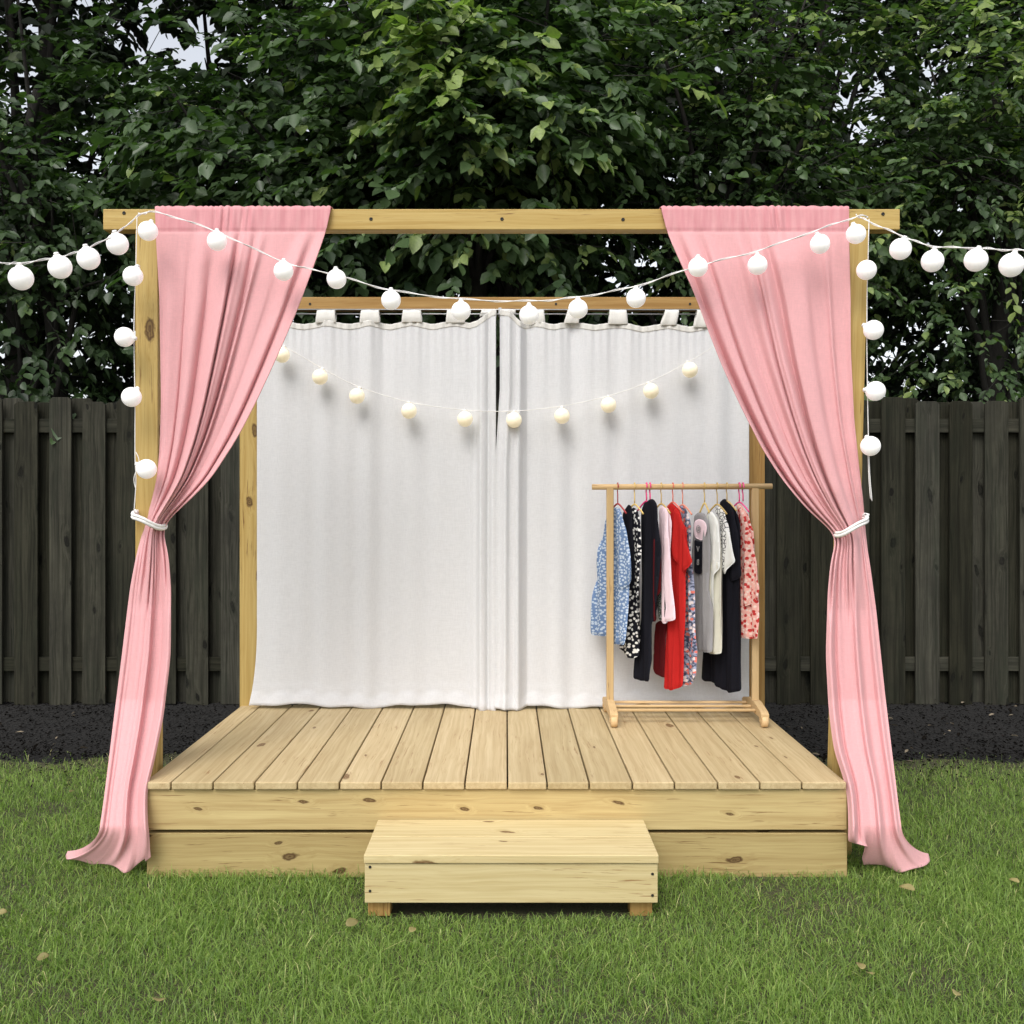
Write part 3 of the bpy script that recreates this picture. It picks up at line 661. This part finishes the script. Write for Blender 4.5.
# ------------------------------------------------------------- string lights
def globe(c, r, neck, mat, parent):
    # neck: unit vector from globe centre to where it meets the cord
    prof = [(0, -r)]+[(r*math.sin(a), -r*math.cos(a)) for a in np.linspace(.12, 2.55, 18)]+[(r*.34, r*.93), (r*.27, r*1.04)]
    b = Tubes().lathe(c, prof, 28, neck).build('globe', mat, parent)
    k = Tubes().lathe(c, [(0, r*1.0), (r*.22, r*1.0), (r*.23, r*1.14), (r*.18, r*1.26), (0, r*1.28)], 12, neck).build('socket', M['cord'], b)
def ball(c, r, neck, mat, parent):
    return globe(c, r, neck, mat, parent)
def string(label, cordpts, bulbs, mat=None, extra=(), r=.0362, dup=True, grp='strings of globe lights'):
    mat = mat or M['globe']; P0 = at(*cordpts[0]); root = thing('string_lights', label, 'string lights', tuple(P0), grp)
    t = Tubes(); path = spline([at(*q) for q in cordpts], 8); t.tube(path, .0017, 6)
    if dup:
        p2 = [p+Vector((0, .004*math.sin(i*.9), .0042*math.cos(i*.9))) for i, p in enumerate(path)]; t.tube(p2, .0014, 6)
    for e in extra: t.tube(spline([at(*q) for q in e], 6), .0015, 6)
    t.build('cord', M['cord'], root)
    for b in bulbs:
        c = at(b[0], b[1], b[2]); q = min(path, key=lambda p: (p-c).length); d = (q-c)
        nk = (d.normalized()+Vector((0, 0, .7))).normalized() if len(b) < 4 else Vector(b[3]).normalized()
        globe(c, r, nk, mat, root)
FY_ = .09
string('string of white globes leading off to the left from the left post top', [(-60, 262, -.62), (0, 263, -.48), (21, 263, -.42), (60, 257, -.3), (88, 248, -.2), (117, 233, -.06), (138, 216, .10), (150, 212, .15)],
       [(21, 278, -.42), (60, 267, -.3), (88.5, 258.5, -.2), (117.5, 244, -.06)], r=.0365)
string('long string of white globes drooping between the front post tops', [(138, 214, .16), (160, 213, .13), (217, 232, FY_), (284, 262, FY_), (336, 275, FY_), (391, 290, FY_), (461, 299, FY_), (529, 301, FY_), (578, 297, FY_), (636, 286, FY_), (698, 266, FY_), (757, 251, FY_), (820, 229, FY_), (860, 216, .13), (868, 218, .16)],
       [(148, 231, .10), (217, 241, FY_), (283.5, 271, FY_), (336.5, 279, FY_), (391, 300, FY_), (461, 311, FY_), (529, 315, FY_), (578, 309, FY_), (636, 298, FY_), (698, 267, FY_), (757.5, 265, FY_), (820, 244, FY_), (856, 234, .10)], r=.0345)
string('string of white globes leading off to the right from the right post top', [(856, 215, .15), (868, 221, .10), (900, 235, .0), (932, 246, -.1), (976, 248, -.22), (1011, 250, -.36), (1040, 249, -.44), (1090, 244, -.6)],
       [(900.5, 249, -.02), (932.5, 261, -.1), (976, 260, -.24), (1011.5, 265, -.38)], r=.0365)
vy = .15
string('string of white globes hanging down the left post', [(137, 216, vy), (136, 260, vy), (134, 330, vy), (135, 400, vy), (135, 455, vy), (136, 480, vy), (134, 512, vy)],
       [(133, 276, vy-.03, (.2, 0, .4)), (124.5, 337, vy-.02, (1, 0, -.15)), (131.5, 397, vy-.03, (.3, .3, .6)), (146.5, 469, vy-.03, (-1, 0, .5))], r=.0350, extra=[[(136, 452, vy), (139, 462, vy), (134, 478, vy), (136, 490, vy)]], dup=False)
string('string of white globes hanging down the right post', [(869, 219, vy), (868, 260, vy), (867, 300, vy), (867, 360, vy), (868, 420, vy), (869, 455, vy), (870, 478, vy), (872, 501, vy)],
       [(866.5, 270, vy-.03, (.1, .3, .5)), (873.5, 330, vy-.02, (-.6, .3, .4)), (875.5, 391, vy-.02, (-1, 0, .1)), (870.5, 446, vy-.03, (-.1, .3, .5))], r=.0350, extra=[[(868, 455, vy), (869, 480, vy), (870.5, 499, vy)]], dup=False)
wy = BY-.125
string('string of small cream globes across the white curtains', [(262, 335, wy), (282, 345, wy), (320, 367, wy), (357, 386, wy), (409, 402, wy), (465, 410, wy), (514, 411, wy), (562, 406, wy), (608, 396, wy), (651, 381, wy), (690, 361, wy), (716, 345, wy)],
       [(282, 355, wy), (320, 377, wy), (357, 396, wy), (409, 411, wy), (465, 419, wy), (514, 420, wy), (562, 416, wy), (608.5, 405, wy), (651, 391, wy), (690, 370, wy)], M['globe_warm'], r=.0355, dup=False)

# ------------------------------------------------------------- clothes rack
RY = .985; zr = Z_(487, RY)
rack = thing('clothes_rack', 'light wooden clothes rack on casters at the right of the stage', 'clothes rack', (X_(683, RY), RY, DH))
t = Tubes().tube([(X_(592, RY), RY, zr), (X_(772, RY), RY, zr+.003)], .0125, 14).build('rail', M['rack'], rack)
for o in [t]:
    me = o.data; attr(me, 'gc', [(v.co.x, v.co.y, v.co.z) for v in me.vertices], 'FLOAT_VECTOR'); attr(me, 'tint', [.6]*len(me.vertices))
xl, xr = X_(610, RY), X_(755, RY)
fz = DH+.045
for xx in (xl, xr):
    Wood().box(xx-.0155, xx+.0155, RY-.011, RY+.011, fz+.02, zr-.006, 'z').build('upright', M['rack'], rack, .003)
    o = Wood(); b = len(o.V)
    # sloping foot: high in the middle, low at both ends
    ys = [RY-.18, RY-.16, RY-.05, RY+.05, RY+.16, RY+.18]; zs = [fz+.012, fz+.022, fz+.042, fz+.042, fz+.022, fz+.012]
    for xq in (xx-.017, xx+.017):
        for y_, z_ in zip(ys, zs): o.V.append((xq, y_, z_)); o.G.append((y_, xq, z_)); o.T.append(.5)
        for y_ in reversed(ys): o.V.append((xq, y_, fz-.008)); o.G.append((y_, xq, fz)); o.T.append(.5)
    o.F.append(tuple(range(11, -1, -1))); o.F.append(tuple(range(12, 24)))
    for k in range(12): j = (k+1) % 12; o.F.append((k, j, 12+j, 12+k))
    o.build('foot', M['rack'], rack, .003)
    for yy in (RY-.155, RY+.155):
        w_ = Tubes().lathe((xx-.014, yy-.006, DH+.027), [(0, 0), (.022, 0), (.027, .004), (.027, .024), (.022, .028), (0, .028)], 22, Vector((1, 0, 0)))
        c_ = w_.build('caster', M['rack'], rack); me = c_.data; attr(me, 'gc', [(v.co.y, v.co.x, v.co.z) for v in me.vertices], 'FLOAT_VECTOR'); attr(me, 'tint', [.9]*len(me.vertices))
        Wood().box(xx-.0175, xx-.0145, yy-.014, yy+.012, DH+.02, fz-.008, 'z').box(xx+.0145, xx+.0175, yy-.014, yy+.012, DH+.02, fz-.008, 'z').build('fork', M['rack'], c_, .001)
for yy in (RY-.085, RY, RY+.085):
    Wood().box(xl+.017, xr-.017, yy-.008, yy+.008, fz+.006, fz+.018, 'x').build('shelf_bar', M['rack'], rack, .004)

# ------------------------------------------------------------- garments
def m_garment(name, fn, rough=.85):
    n = N(name); g = n.attr('gc', 'Vector'); c = fn(n, g)
    th = n.noise(n.scale(g, (1, .3, 1)), 700, 2); wr = n.noise(g, 16, 4, .6)
    p = n.bsdf(c, rough, Normal=n.bump(n.math('ADD', n.math('MULTIPLY', wr, .5), n.math('MULTIPLY', th, .08)), .5, .012), Specular_IOR_Level=.15)
    return n.done(p)
def dots(base, dot, sc=90, r=.32, rnd=.2, extra=None, thr2=None):
    def f(n, g):
        v = n.n('TexVoronoi', {'Vector': g, 'Scale': float(sc), 'Randomness': rnd}, voronoi_dimensions='2D')
        nz = n.noise(g, sc*2.5, 2); d = n.math('ADD', v.outputs['Distance'], n.math('MULTIPLY', n.math('SUBTRACT', nz, .5), .15))
        c = n.mix(n.rng(d, r, r-.08), base, dot)
        if extra:
            v2 = n.n('TexVoronoi', {'Vector': n.scale(g, (1, 1, 1), (.31, .17, 0)), 'Scale': float(extra[1]), 'Randomness': 1.0}, voronoi_dimensions='2D')
            d2 = n.math('ADD', v2.outputs['Distance'], n.math('MULTIPLY', n.math('SUBTRACT', n.noise(g, extra[1]*3, 3), .5), .35))
            c = n.mix(n.rng(d2, extra[2], extra[2]-.1), c, extra[0])
        return c
    return f
def plain(col): return lambda n, g: n.mix(n.rng(n.noise(g, 25, 3), .3, .7, 0, .25), col, tuple(k*.75 for k in col))
def flor(n, g):
    v = n.n('TexVoronoi', {'Vector': g, 'Scale': 50.0, 'Randomness': 1.0}, voronoi_dimensions='2D'); nz = n.noise(g, 120, 3)
    d = n.math('ADD', v.outputs['Distance'], n.math('MULTIPLY', n.math('SUBTRACT', nz, .5), .5)); pick = n.n('SeparateColor', {0: v.outputs['Color']}).outputs[0]
    ground_ = n.mix(n.rng(n.noise(g, 75, 3), .45, .55), (.05, .06, .10), (.30, .32, .42))
    fl = n.mix(n.math('GREATER_THAN', pick, .5), (.62, .16, .12), (.66, .56, .55))
    return n.mix(n.rng(d, .38, .28), ground_, fl)
def scrib(n, g):
    v = n.n('TexVoronoi', {'Vector': g, 'Scale': 60.0, 'Randomness': 1.0}, voronoi_dimensions='2D', feature='DISTANCE_TO_EDGE').outputs[0]
    return n.mix(n.rng(n.math('ADD', v, n.math('MULTIPLY', n.noise(g, 90, 3), .12)), .12, .17), (.03, .03, .04), (.72, .71, .68))
G = {'blue': m_garment('blue_print', dots((.13, .20, .34), (.44, .51, .60), 78, .38, .9)),
     'polka': m_garment('black_dotted', dots((.006, .006, .010), (.72, .70, .66), 56, .35, .9)),
     'black': m_garment('black_cloth', plain((.006, .006, .010))), 'red': m_garment('red_cloth', plain((.44, .016, .014))),
     'darkred': m_garment('dark_red_cloth', plain((.10, .006, .008))), 'pinkw': m_garment('pale_pink_cloth', plain((.78, .60, .64))),
     'lace': m_garment('grey_lace', dots((.03, .035, .03), (.25, .26, .24), 150, .35, 1)), 'floral': m_garment('multicolour_floral', flor),
     'grey': m_garment('grey_marl', plain((.27, .26, .26))), 'white': m_garment('off_white_jersey', plain((.74, .74, .70))), 'cream': m_garment('cream_jersey', plain((.64, .62, .52))),
     'blouse': m_garment('white_blouse', lambda n, g: n.mix(n.rng(n.attr('edge'), .02, .03), scrib(n, g), (.74, .73, .70))) if False else m_garment('white_blouse', scrib),
     'rosy': m_garment('pink_rose_print', dots((.80, .42, .36), (.80, .62, .55), 60, .35, 1, extra=((.50, .035, .035), 40, .34)))}
def zc(X, Yq): return 580+X/3.79, 470+Yq/3.79
def to_plane(X, Yq, P0, d):      # picture point -> point in the garment's own upright plane
    px, py = zc(X, Yq); ray = Vector(((px-VX)/F, 1, -(py-VY)/F)); o = Vector((0, -D, H)); nrm = Vector((d.y, -d.x, 0))
    t = (P0-o).dot(nrm)/ray.dot(nrm); q = o+ray*t
    return (q-P0).dot(d), q.z
def cloth_piece(poly, P0, d, off, thick, seed, fold=.008, nf=42):
    uv = [to_plane(a, b, P0, d) for a, b in poly]
    # densify outline
    pts = []
    for i in range(len(uv)):
        a, b = Vector(uv[i]), Vector(uv[(i+1) % len(uv)]); k = max(1, int((b-a).length/.008))
        for j in range(k): pts.append(a.lerp(b, j/k))
    # light corner rounding
    for _ in range(2): pts = [(pts[i-1]+pts[i]*2+pts[(i+1) % len(pts)])/4 for i in range(len(pts))]
    nb = len(pts); us = [p.x for p in pts]; vs = [p.y for p in pts]; A = np.array([tuple(p) for p in pts])
    h = .0065; ins = []
    def dist(p):
        a, b = A, np.roll(A, -1, 0); ab = b-a; t = np.clip(((p-a)*ab).sum(1)/((ab**2).sum(1)+1e-12), 0, 1); return np.sqrt((((a+ab*t[:, None])-p)**2).sum(1)).min()
    def inside(x, y):
        a, b = A, np.roll(A, -1, 0); c = (a[:, 1] > y) != (b[:, 1] > y)
        xi = a[:, 0]+(y-a[:, 1])/(b[:, 1]-a[:, 1]+1e-12)*(b[:, 0]-a[:, 0]); return (c & (x < xi)).sum() % 2 == 1
    for x in np.arange(min(us), max(us), h):
        for y in np.arange(min(vs), max(vs), h):
            if inside(x, y) and dist(np.array((x, y))) > h*.55: ins.append(Vector((x, y)))
    vv, _, ff, *_ = delaunay_2d_cdt(pts+ins, [], [list(range(nb))], 1, 1e-6)
    n_ = Vector((d.y, -d.x, 0))
    if n_.y > 0: n_ = -n_
    r = random.Random(seed); ph = r.uniform(0, 6)
    V = []; Gc = []; zmax = max(v.y for v in vv)
    for sgn in (1, -1):
        for v in vv:
            dd = dist(np.array(v)); e = min(1, dd/.012); th = thick*(1-(1-e)**2)
            low = min(1, (zmax-v.y)/.12)
            f = fold*low*(math.sin(v.x*nf*2*(1+.1*math.sin(v.y*9))+ph+v.y*2.5)+.5*math.sin(v.x*nf*4.7+ph*2-v.y*4))
            q = P0+d*v.x+n_*(off+sgn*th*.5+f); q.z = v.y; V.append(tuple(q)); Gc.append((v.x+seed, v.y, 0))
    m = len(vv); Fc = [tuple(f) for f in ff]+[tuple(i+m for i in reversed(f)) for f in ff]
    # rim: boundary edges
    cnt = {}
    for f in ff:
        for i in range(len(f)):
            e = (f[i], f[(i+1) % len(f)]); cnt[tuple(sorted(e))] = cnt.get(tuple(sorted(e)), 0)+1
    for f in ff:
        for i in range(len(f)):
            e = (f[i], f[(i+1) % len(f)])
            if cnt[tuple(sorted(e))] == 1: Fc.append((e[1], e[0], e[0]+m, e[1]+m))
    me = bpy.data.meshes.new('cloth'); me.from_pydata(V, [], Fc); me.update(); me.polygons.foreach_set('use_smooth', [True]*len(me.polygons))
    attr(me, 'gc', Gc, 'FLOAT_VECTOR')
    return me
def hanger(hx, neckY, d, col, label, wide=.10, double=False):
    mat = m_plain('hanger_'+label.split()[0], col, .4)
    px, _ = zc(hx, 0); x = X_(px, RY); c = Vector((x, RY, zr)); root = thing('clothes_hanger', label, 'hanger', tuple(c), 'hangers on the clothes rack')
    zn = Z_(zc(0, neckY)[1], RY)
    for k, dx in enumerate((0, .016) if double else (0,)):
        q = Vector((dx, 0, 0)); t = Tubes(); pts = []
        for a in np.linspace(-40, 200, 12): pts.append(c+q+Vector((0, 0, .002))+Vector((0, math.cos(R(a))*.0165, math.sin(R(a))*.0165)))
        pts = pts[::-1]  # from far side over the rail
        # hook: over the rail, down the front to the neck
        p = pts+[c+q+Vector((0, .010, -.022)), c+q+Vector((0, 0, -.034)), Vector((x+dx, RY, zn+.004))]
        t.tube(spline(p, 2), .0032 if double else .0026, 6).build('hook', mat, root)
    t = Tubes(); a = Vector((x, RY, zn))
    t.tube(spline([a-d*wide*.55+Vector((0, 0, -.042)), a-d*wide*.3+Vector((0, 0, -.018)), a, a+d*wide*.3+Vector((0, 0, -.018)), a+d*wide*.55+Vector((0, 0, -.042))], 4), .0042, 6)
    t.build('shoulder_bar', mat, root)
def garment(name, cat, label, hx, pieces, ang=36, shift=0):
    a = R(ang); d = Vector((math.sin(a), -math.cos(a), 0)); px, _ = zc(hx, 0); P0 = Vector((X_(px, RY), RY, zr))+Vector((shift, 0, 0))
    root = None
    if len(pieces) > 1: root = thing(name, label, cat, tuple(P0), 'clothes hanging on the rack')
    for i, (pn, mat, poly, off) in enumerate(pieces):
        me = cloth_piece(poly, P0, d, off, .005 if pn in ('print', 'badge', 'lace_hem', 'black_lining') else .014, hx*.013+i, .006 if off else .009)
        o = link(pn if root else name, me, G[mat], root)
        if not root: tag(o, label, cat, 'clothes hanging on the rack')
    return d
d = garment('dress', 'dress', 'blue and white patterned dress at the left end of the rack', 143, [
    ('body', 'blue', [(128, 142), (150, 142), (168, 190), (180, 300), (184, 420), (180, 560), (178, 640), (172, 664), (130, 660), (104, 630), (45, 626), (43, 600), (52, 480), (62, 390), (78, 280), (95, 190), (115, 150)], 0),
    ('sleeve', 'blue', [(148, 146), (165, 165), (183, 240), (203, 400), (203, 418), (182, 440), (158, 456), (150, 452), (146, 330), (140, 220)], .010)])
hanger(143, 128, d, (.35, .03, .03), 'dark red hanger of the blue patterned dress')
d = garment('dress', 'dress', 'black dress with large white dots, behind the blue one', 207, [
    ('body', 'polka', [(200, 140), (218, 150), (234, 200), (236, 300), (228, 480), (224, 620), (216, 706), (200, 716), (166, 700), (150, 672), (180, 600), (182, 400), (180, 240), (186, 170)], 0),
    ('cardigan', 'black', [(190, 128), (204, 140), (200, 200), (206, 300), (214, 420), (188, 470), (178, 400), (172, 250), (168, 165)], .010)])
hanger(207, 130, d, (.70, .50, .16), 'yellow hanger of the white dotted black dress')
d = garment('dress', 'dress', 'plain black dress hanging between white dots and red', 252, [
    ('body', 'black', [(262, 112), (278, 108), (293, 130), (302, 200), (308, 300), (300, 440), (296, 500), (272, 580), (274, 720), (268, 802), (230, 800), (209, 788), (214, 720), (228, 560), (230, 400), (232, 250), (228, 170), (244, 125)], 0)])
hanger(252, 118, d, (.80, .05, .22), 'pink double hooked hanger of the plain black dress', double=True)
d = garment('top', 'top', 'narrow dark red long top, mostly behind the black dress', 290, [
    ('body', 'darkred', [(272, 165), (292, 240), (305, 340), (304, 460), (292, 485), (290, 574), (262, 576), (262, 480), (266, 300), (262, 200)], 0)], shift=-.028)
d = garment('cardigan', 'cardigan', 'pale pink long sleeved cardigan with a dark lace hem', 308, [
    ('body', 'pinkw', [(298, 150), (312, 132), (335, 145), (346, 200), (338, 300), (340, 420), (340, 560), (330, 584), (302, 575), (304, 400), (300, 260)], 0),
    ('sleeve', 'pinkw', [(326, 140), (340, 160), (342, 240), (350, 400), (364, 566), (345, 574), (330, 570), (336, 520), (326, 400), (312, 260), (308, 180)], .009),
    ('lace_hem', 'lace', [(303, 455), (328, 450), (332, 500), (346, 520), (342, 545), (318, 572), (300, 560), (298, 490)], .012),
    ('black_lining', 'black', [(303, 385), (316, 380), (330, 450), (314, 452), (296, 470)], .010)])
hanger(308, 128, d, (.62, .42, .13), 'amber hanger of the pale pink cardigan')
d = garment('dress', 'dress', 'bright red dress with flared sleeve in the middle of the rack', 352, [
    ('skirt', 'red', [(330, 150), (346, 120), (376, 150), (402, 220), (408, 330), (398, 400), (402, 600), (386, 820), (350, 836), (317, 830), (320, 700), (328, 570), (352, 540), (345, 400), (338, 260)], 0),
    ('flared_sleeve', 'red', [(366, 142), (382, 158), (400, 215), (420, 300), (432, 348), (416, 372), (390, 394), (378, 360), (350, 300), (340, 265), (352, 240), (356, 180)], .011),
    ('lining', 'darkred', [(318, 560), (330, 560), (322, 700), (320, 790), (292, 782), (276, 758), (280, 640), (284, 580)], -.006)])
hanger(352, 122, d, (.75, .16, .10), 'orange red hanger of the bright red dress')
d = garment('dress', 'dress', 'long multicoloured floral dress just right of the red one', 389, [
    ('body', 'floral', [(374, 135), (390, 130), (412, 170), (424, 220), (428, 330), (432, 420), (438, 560), (446, 690), (444, 780), (418, 815), (380, 822), (384, 640), (396, 420), (390, 300), (376, 200)], 0)])
hanger(389, 132, d, (.80, .30, .20), 'coral hanger of the floral dress')
# grey T-shirt with its printed figure and lettering
d = garment('shirt', 'shirt', 'grey T-shirt with a lilac and black letter print', 455, [
    ('body', 'grey', [(432, 172), (448, 160), (474, 165), (486, 190), (492, 300), (486, 450), (500, 520), (500, 692), (448, 690), (436, 600), (430, 480), (428, 300)], 0),
    ('print', 'pinkw', [(440, 196), (456, 184), (476, 190), (488, 204), (490, 232), (480, 262), (462, 268), (446, 258), (440, 232)], .0125),
    ('print', 'black', [(440, 262), (460, 272), (480, 266), (476, 300), (474, 380), (464, 396), (446, 392), (444, 330)], .0128)])
# the letters of the print
def letters(txt, zx, zy, size, P0x, ang, off, mat, parent_name):
    a = R(ang); d = Vector((math.sin(a), -math.cos(a), 0)); px, _ = zc(P0x, 0); P0 = Vector((X_(px, RY), RY, zr)); u, z = to_plane(zx, zy, P0, d)
    n_ = Vector((d.y, -d.x, 0));  n_ = -n_ if n_.y > 0 else n_
    cu = bpy.data.curves.new('lettering', 'FONT'); cu.body = txt; cu.size = size; cu.extrude = .0012; cu.align_x = 'CENTER'; cu.align_y = 'CENTER'
    tmp = bpy.data.objects.new('lettering_tmp', cu); COL.objects.link(tmp)
    dg = bpy.context.evaluated_depsgraph_get(); me = bpy.data.meshes.new_from_object(tmp.evaluated_get(dg)); bpy.data.objects.remove(tmp)
    c = P0+d*u+n_*off; c.z = z
    for v in me.vertices: v.co = c+d*v.co.x*.8+Vector((0, 0, v.co.y))+n_*v.co.z
    attr(me, 'gc', [tuple(v.co) for v in me.vertices], 'FLOAT_VECTOR'); me.materials.clear()
    par = [o for o in bpy.data.objects if o.name.startswith(parent_name) and o.parent is None][-1]
    link('lettering', me, mat, par)
for ch, yy in (('V', 300), ('8', 350)): letters(ch, 460, yy, .036, 455, 36, .0215, G['grey'], 'shirt')
letters('@', 461, 222, .034, 455, 36, .0215, G['grey'], 'shirt')
hanger(472, 126, d, (.72, .52, .16), 'yellow hanger with its triangle showing above the white shirt', wide=.05)
d = garment('long_shirt', 'shirt', 'off white long shirt with a round cuff badge', 490, [
    ('body', 'cream', [(478, 172), (502, 158), (524, 190), (532, 300), (542, 400), (540, 560), (530, 698), (490, 696), (478, 560), (474, 350)], 0),
    ('sleeve', 'white', [(492, 156), (512, 160), (530, 195), (536, 300), (534, 372), (516, 400), (512, 574), (488, 572), (464, 562), (476, 420), (486, 300), (486, 200)], .010),
    ('badge', 'cream', [(508, 345), (520, 338), (531, 346), (533, 364), (526, 382), (514, 386), (505, 376), (503, 360)], .0165)])
d = garment('blouse', 'blouse', 'white blouse with black scribble print and plain white cuff', 520, [
    ('body', 'blouse', [(508, 145), (524, 134), (546, 150), (562, 200), (572, 290), (560, 350), (546, 392), (536, 380), (534, 280), (526, 190)], 0),
    ('cuff', 'white', [(556, 220), (572, 230), (592, 350), (574, 364), (556, 398), (546, 396), (550, 350), (562, 290)], .010)])
hanger(520, 130, d, (.60, .42, .14), 'amber hanger of the scribble printed blouse')
d = garment('dress', 'dress', 'long black dress near the right end of the rack', 557, [
    ('body', 'black', [(528, 122), (548, 106), (582, 135), (600, 180), (606, 260), (604, 420), (606, 560), (608, 838), (562, 846), (502, 806), (464, 796), (472, 640), (528, 420), (532, 250)], 0),
    ('sleeve', 'black', [(576, 130), (592, 160), (606, 250), (616, 404), (600, 416), (570, 424), (552, 400), (566, 300), (566, 190)], .010)])
hanger(557, 118, d, (.62, .45, .18), 'amber hanger of the long black dress')
d = garment('dress', 'dress', 'pink dress with red flowers at the right end of the rack', 604, [
    ('body', 'rosy', [(592, 128), (612, 130), (636, 170), (652, 230), (664, 330), (676, 460), (682, 560), (680, 640), (644, 640), (608, 634), (606, 540), (612, 420), (610, 300), (596, 200)], 0),
    ('sleeve', 'rosy', [(612, 136), (634, 170), (652, 230), (668, 330), (690, 446), (684, 486), (656, 508), (616, 524), (598, 500), (592, 430), (606, 400), (612, 300), (604, 200)], .011)], shift=.0)
hanger(604, 122, d, (.85, .10, .30), 'hot pink double hooked hanger of the flowered dress', double=True)

# ------------------------------------------------------------- fallen leaves on the lawn
def fallen(px, py, lab, size=.045):
    d_ = F*H/(py-VY); y = d_-D; p = Vector(((px-VX)/F*d_, y, .028)); rg = np.random.default_rng(int(px*7+py))
    a = rg.uniform(0, 6.3); size *= .82
    V, Fc = leaves(np.array([p]), unit(np.array([[math.cos(a), math.sin(a), .35]])), unit(np.array([[rg.normal(0, .25), rg.normal(-.3, .2), 1.]])), np.array([size]), np.array([rg.uniform(.8, 1.3)]), rg, .35, .35)
    me = np_mesh('fallen_leaf', V, [Fc]); attr(me, 'tint', [rg.uniform(.1, .95)]*8)
    o = link('fallen_leaf', me, M['dryleaf']); m = o.modifiers.new('sub', 'SUBSURF'); m.levels = 1; m.render_levels = 2
    m = o.modifiers.new('t', 'SOLIDIFY'); m.thickness = .0008
    tag(o, lab, 'leaf', 'dry leaves on the lawn')
for a in [(36, 970, 'yellowish dry leaf on the lawn near the lower left corner'), (158, 1010, 'pale green leaf at the bottom edge of the lawn, left side', .05), (8, 921, 'brown leaf on the lawn at the left edge'),
          (345, 936, 'tan leaf on the lawn just below the step, left of the pair', .06), (410, 943, 'tan leaf on the lawn just below the step, right of the pair', .05),
          (916, 900, 'orange tan leaf on the lawn in front of the right curtain hem', .07), (1020, 892, 'pale leaf on the lawn at the right edge', .05), (862, 981, 'brown leaf on the lawn toward the lower right', .055),
          (868, 983, 'small curled leaf touching the brown one at lower right', .035), (74, 797, 'pale leaf on the lawn left of the left curtain', .05), (957, 1003, 'small tan leaf near the lower right corner of the lawn', .035)]:
    fallen(*a)
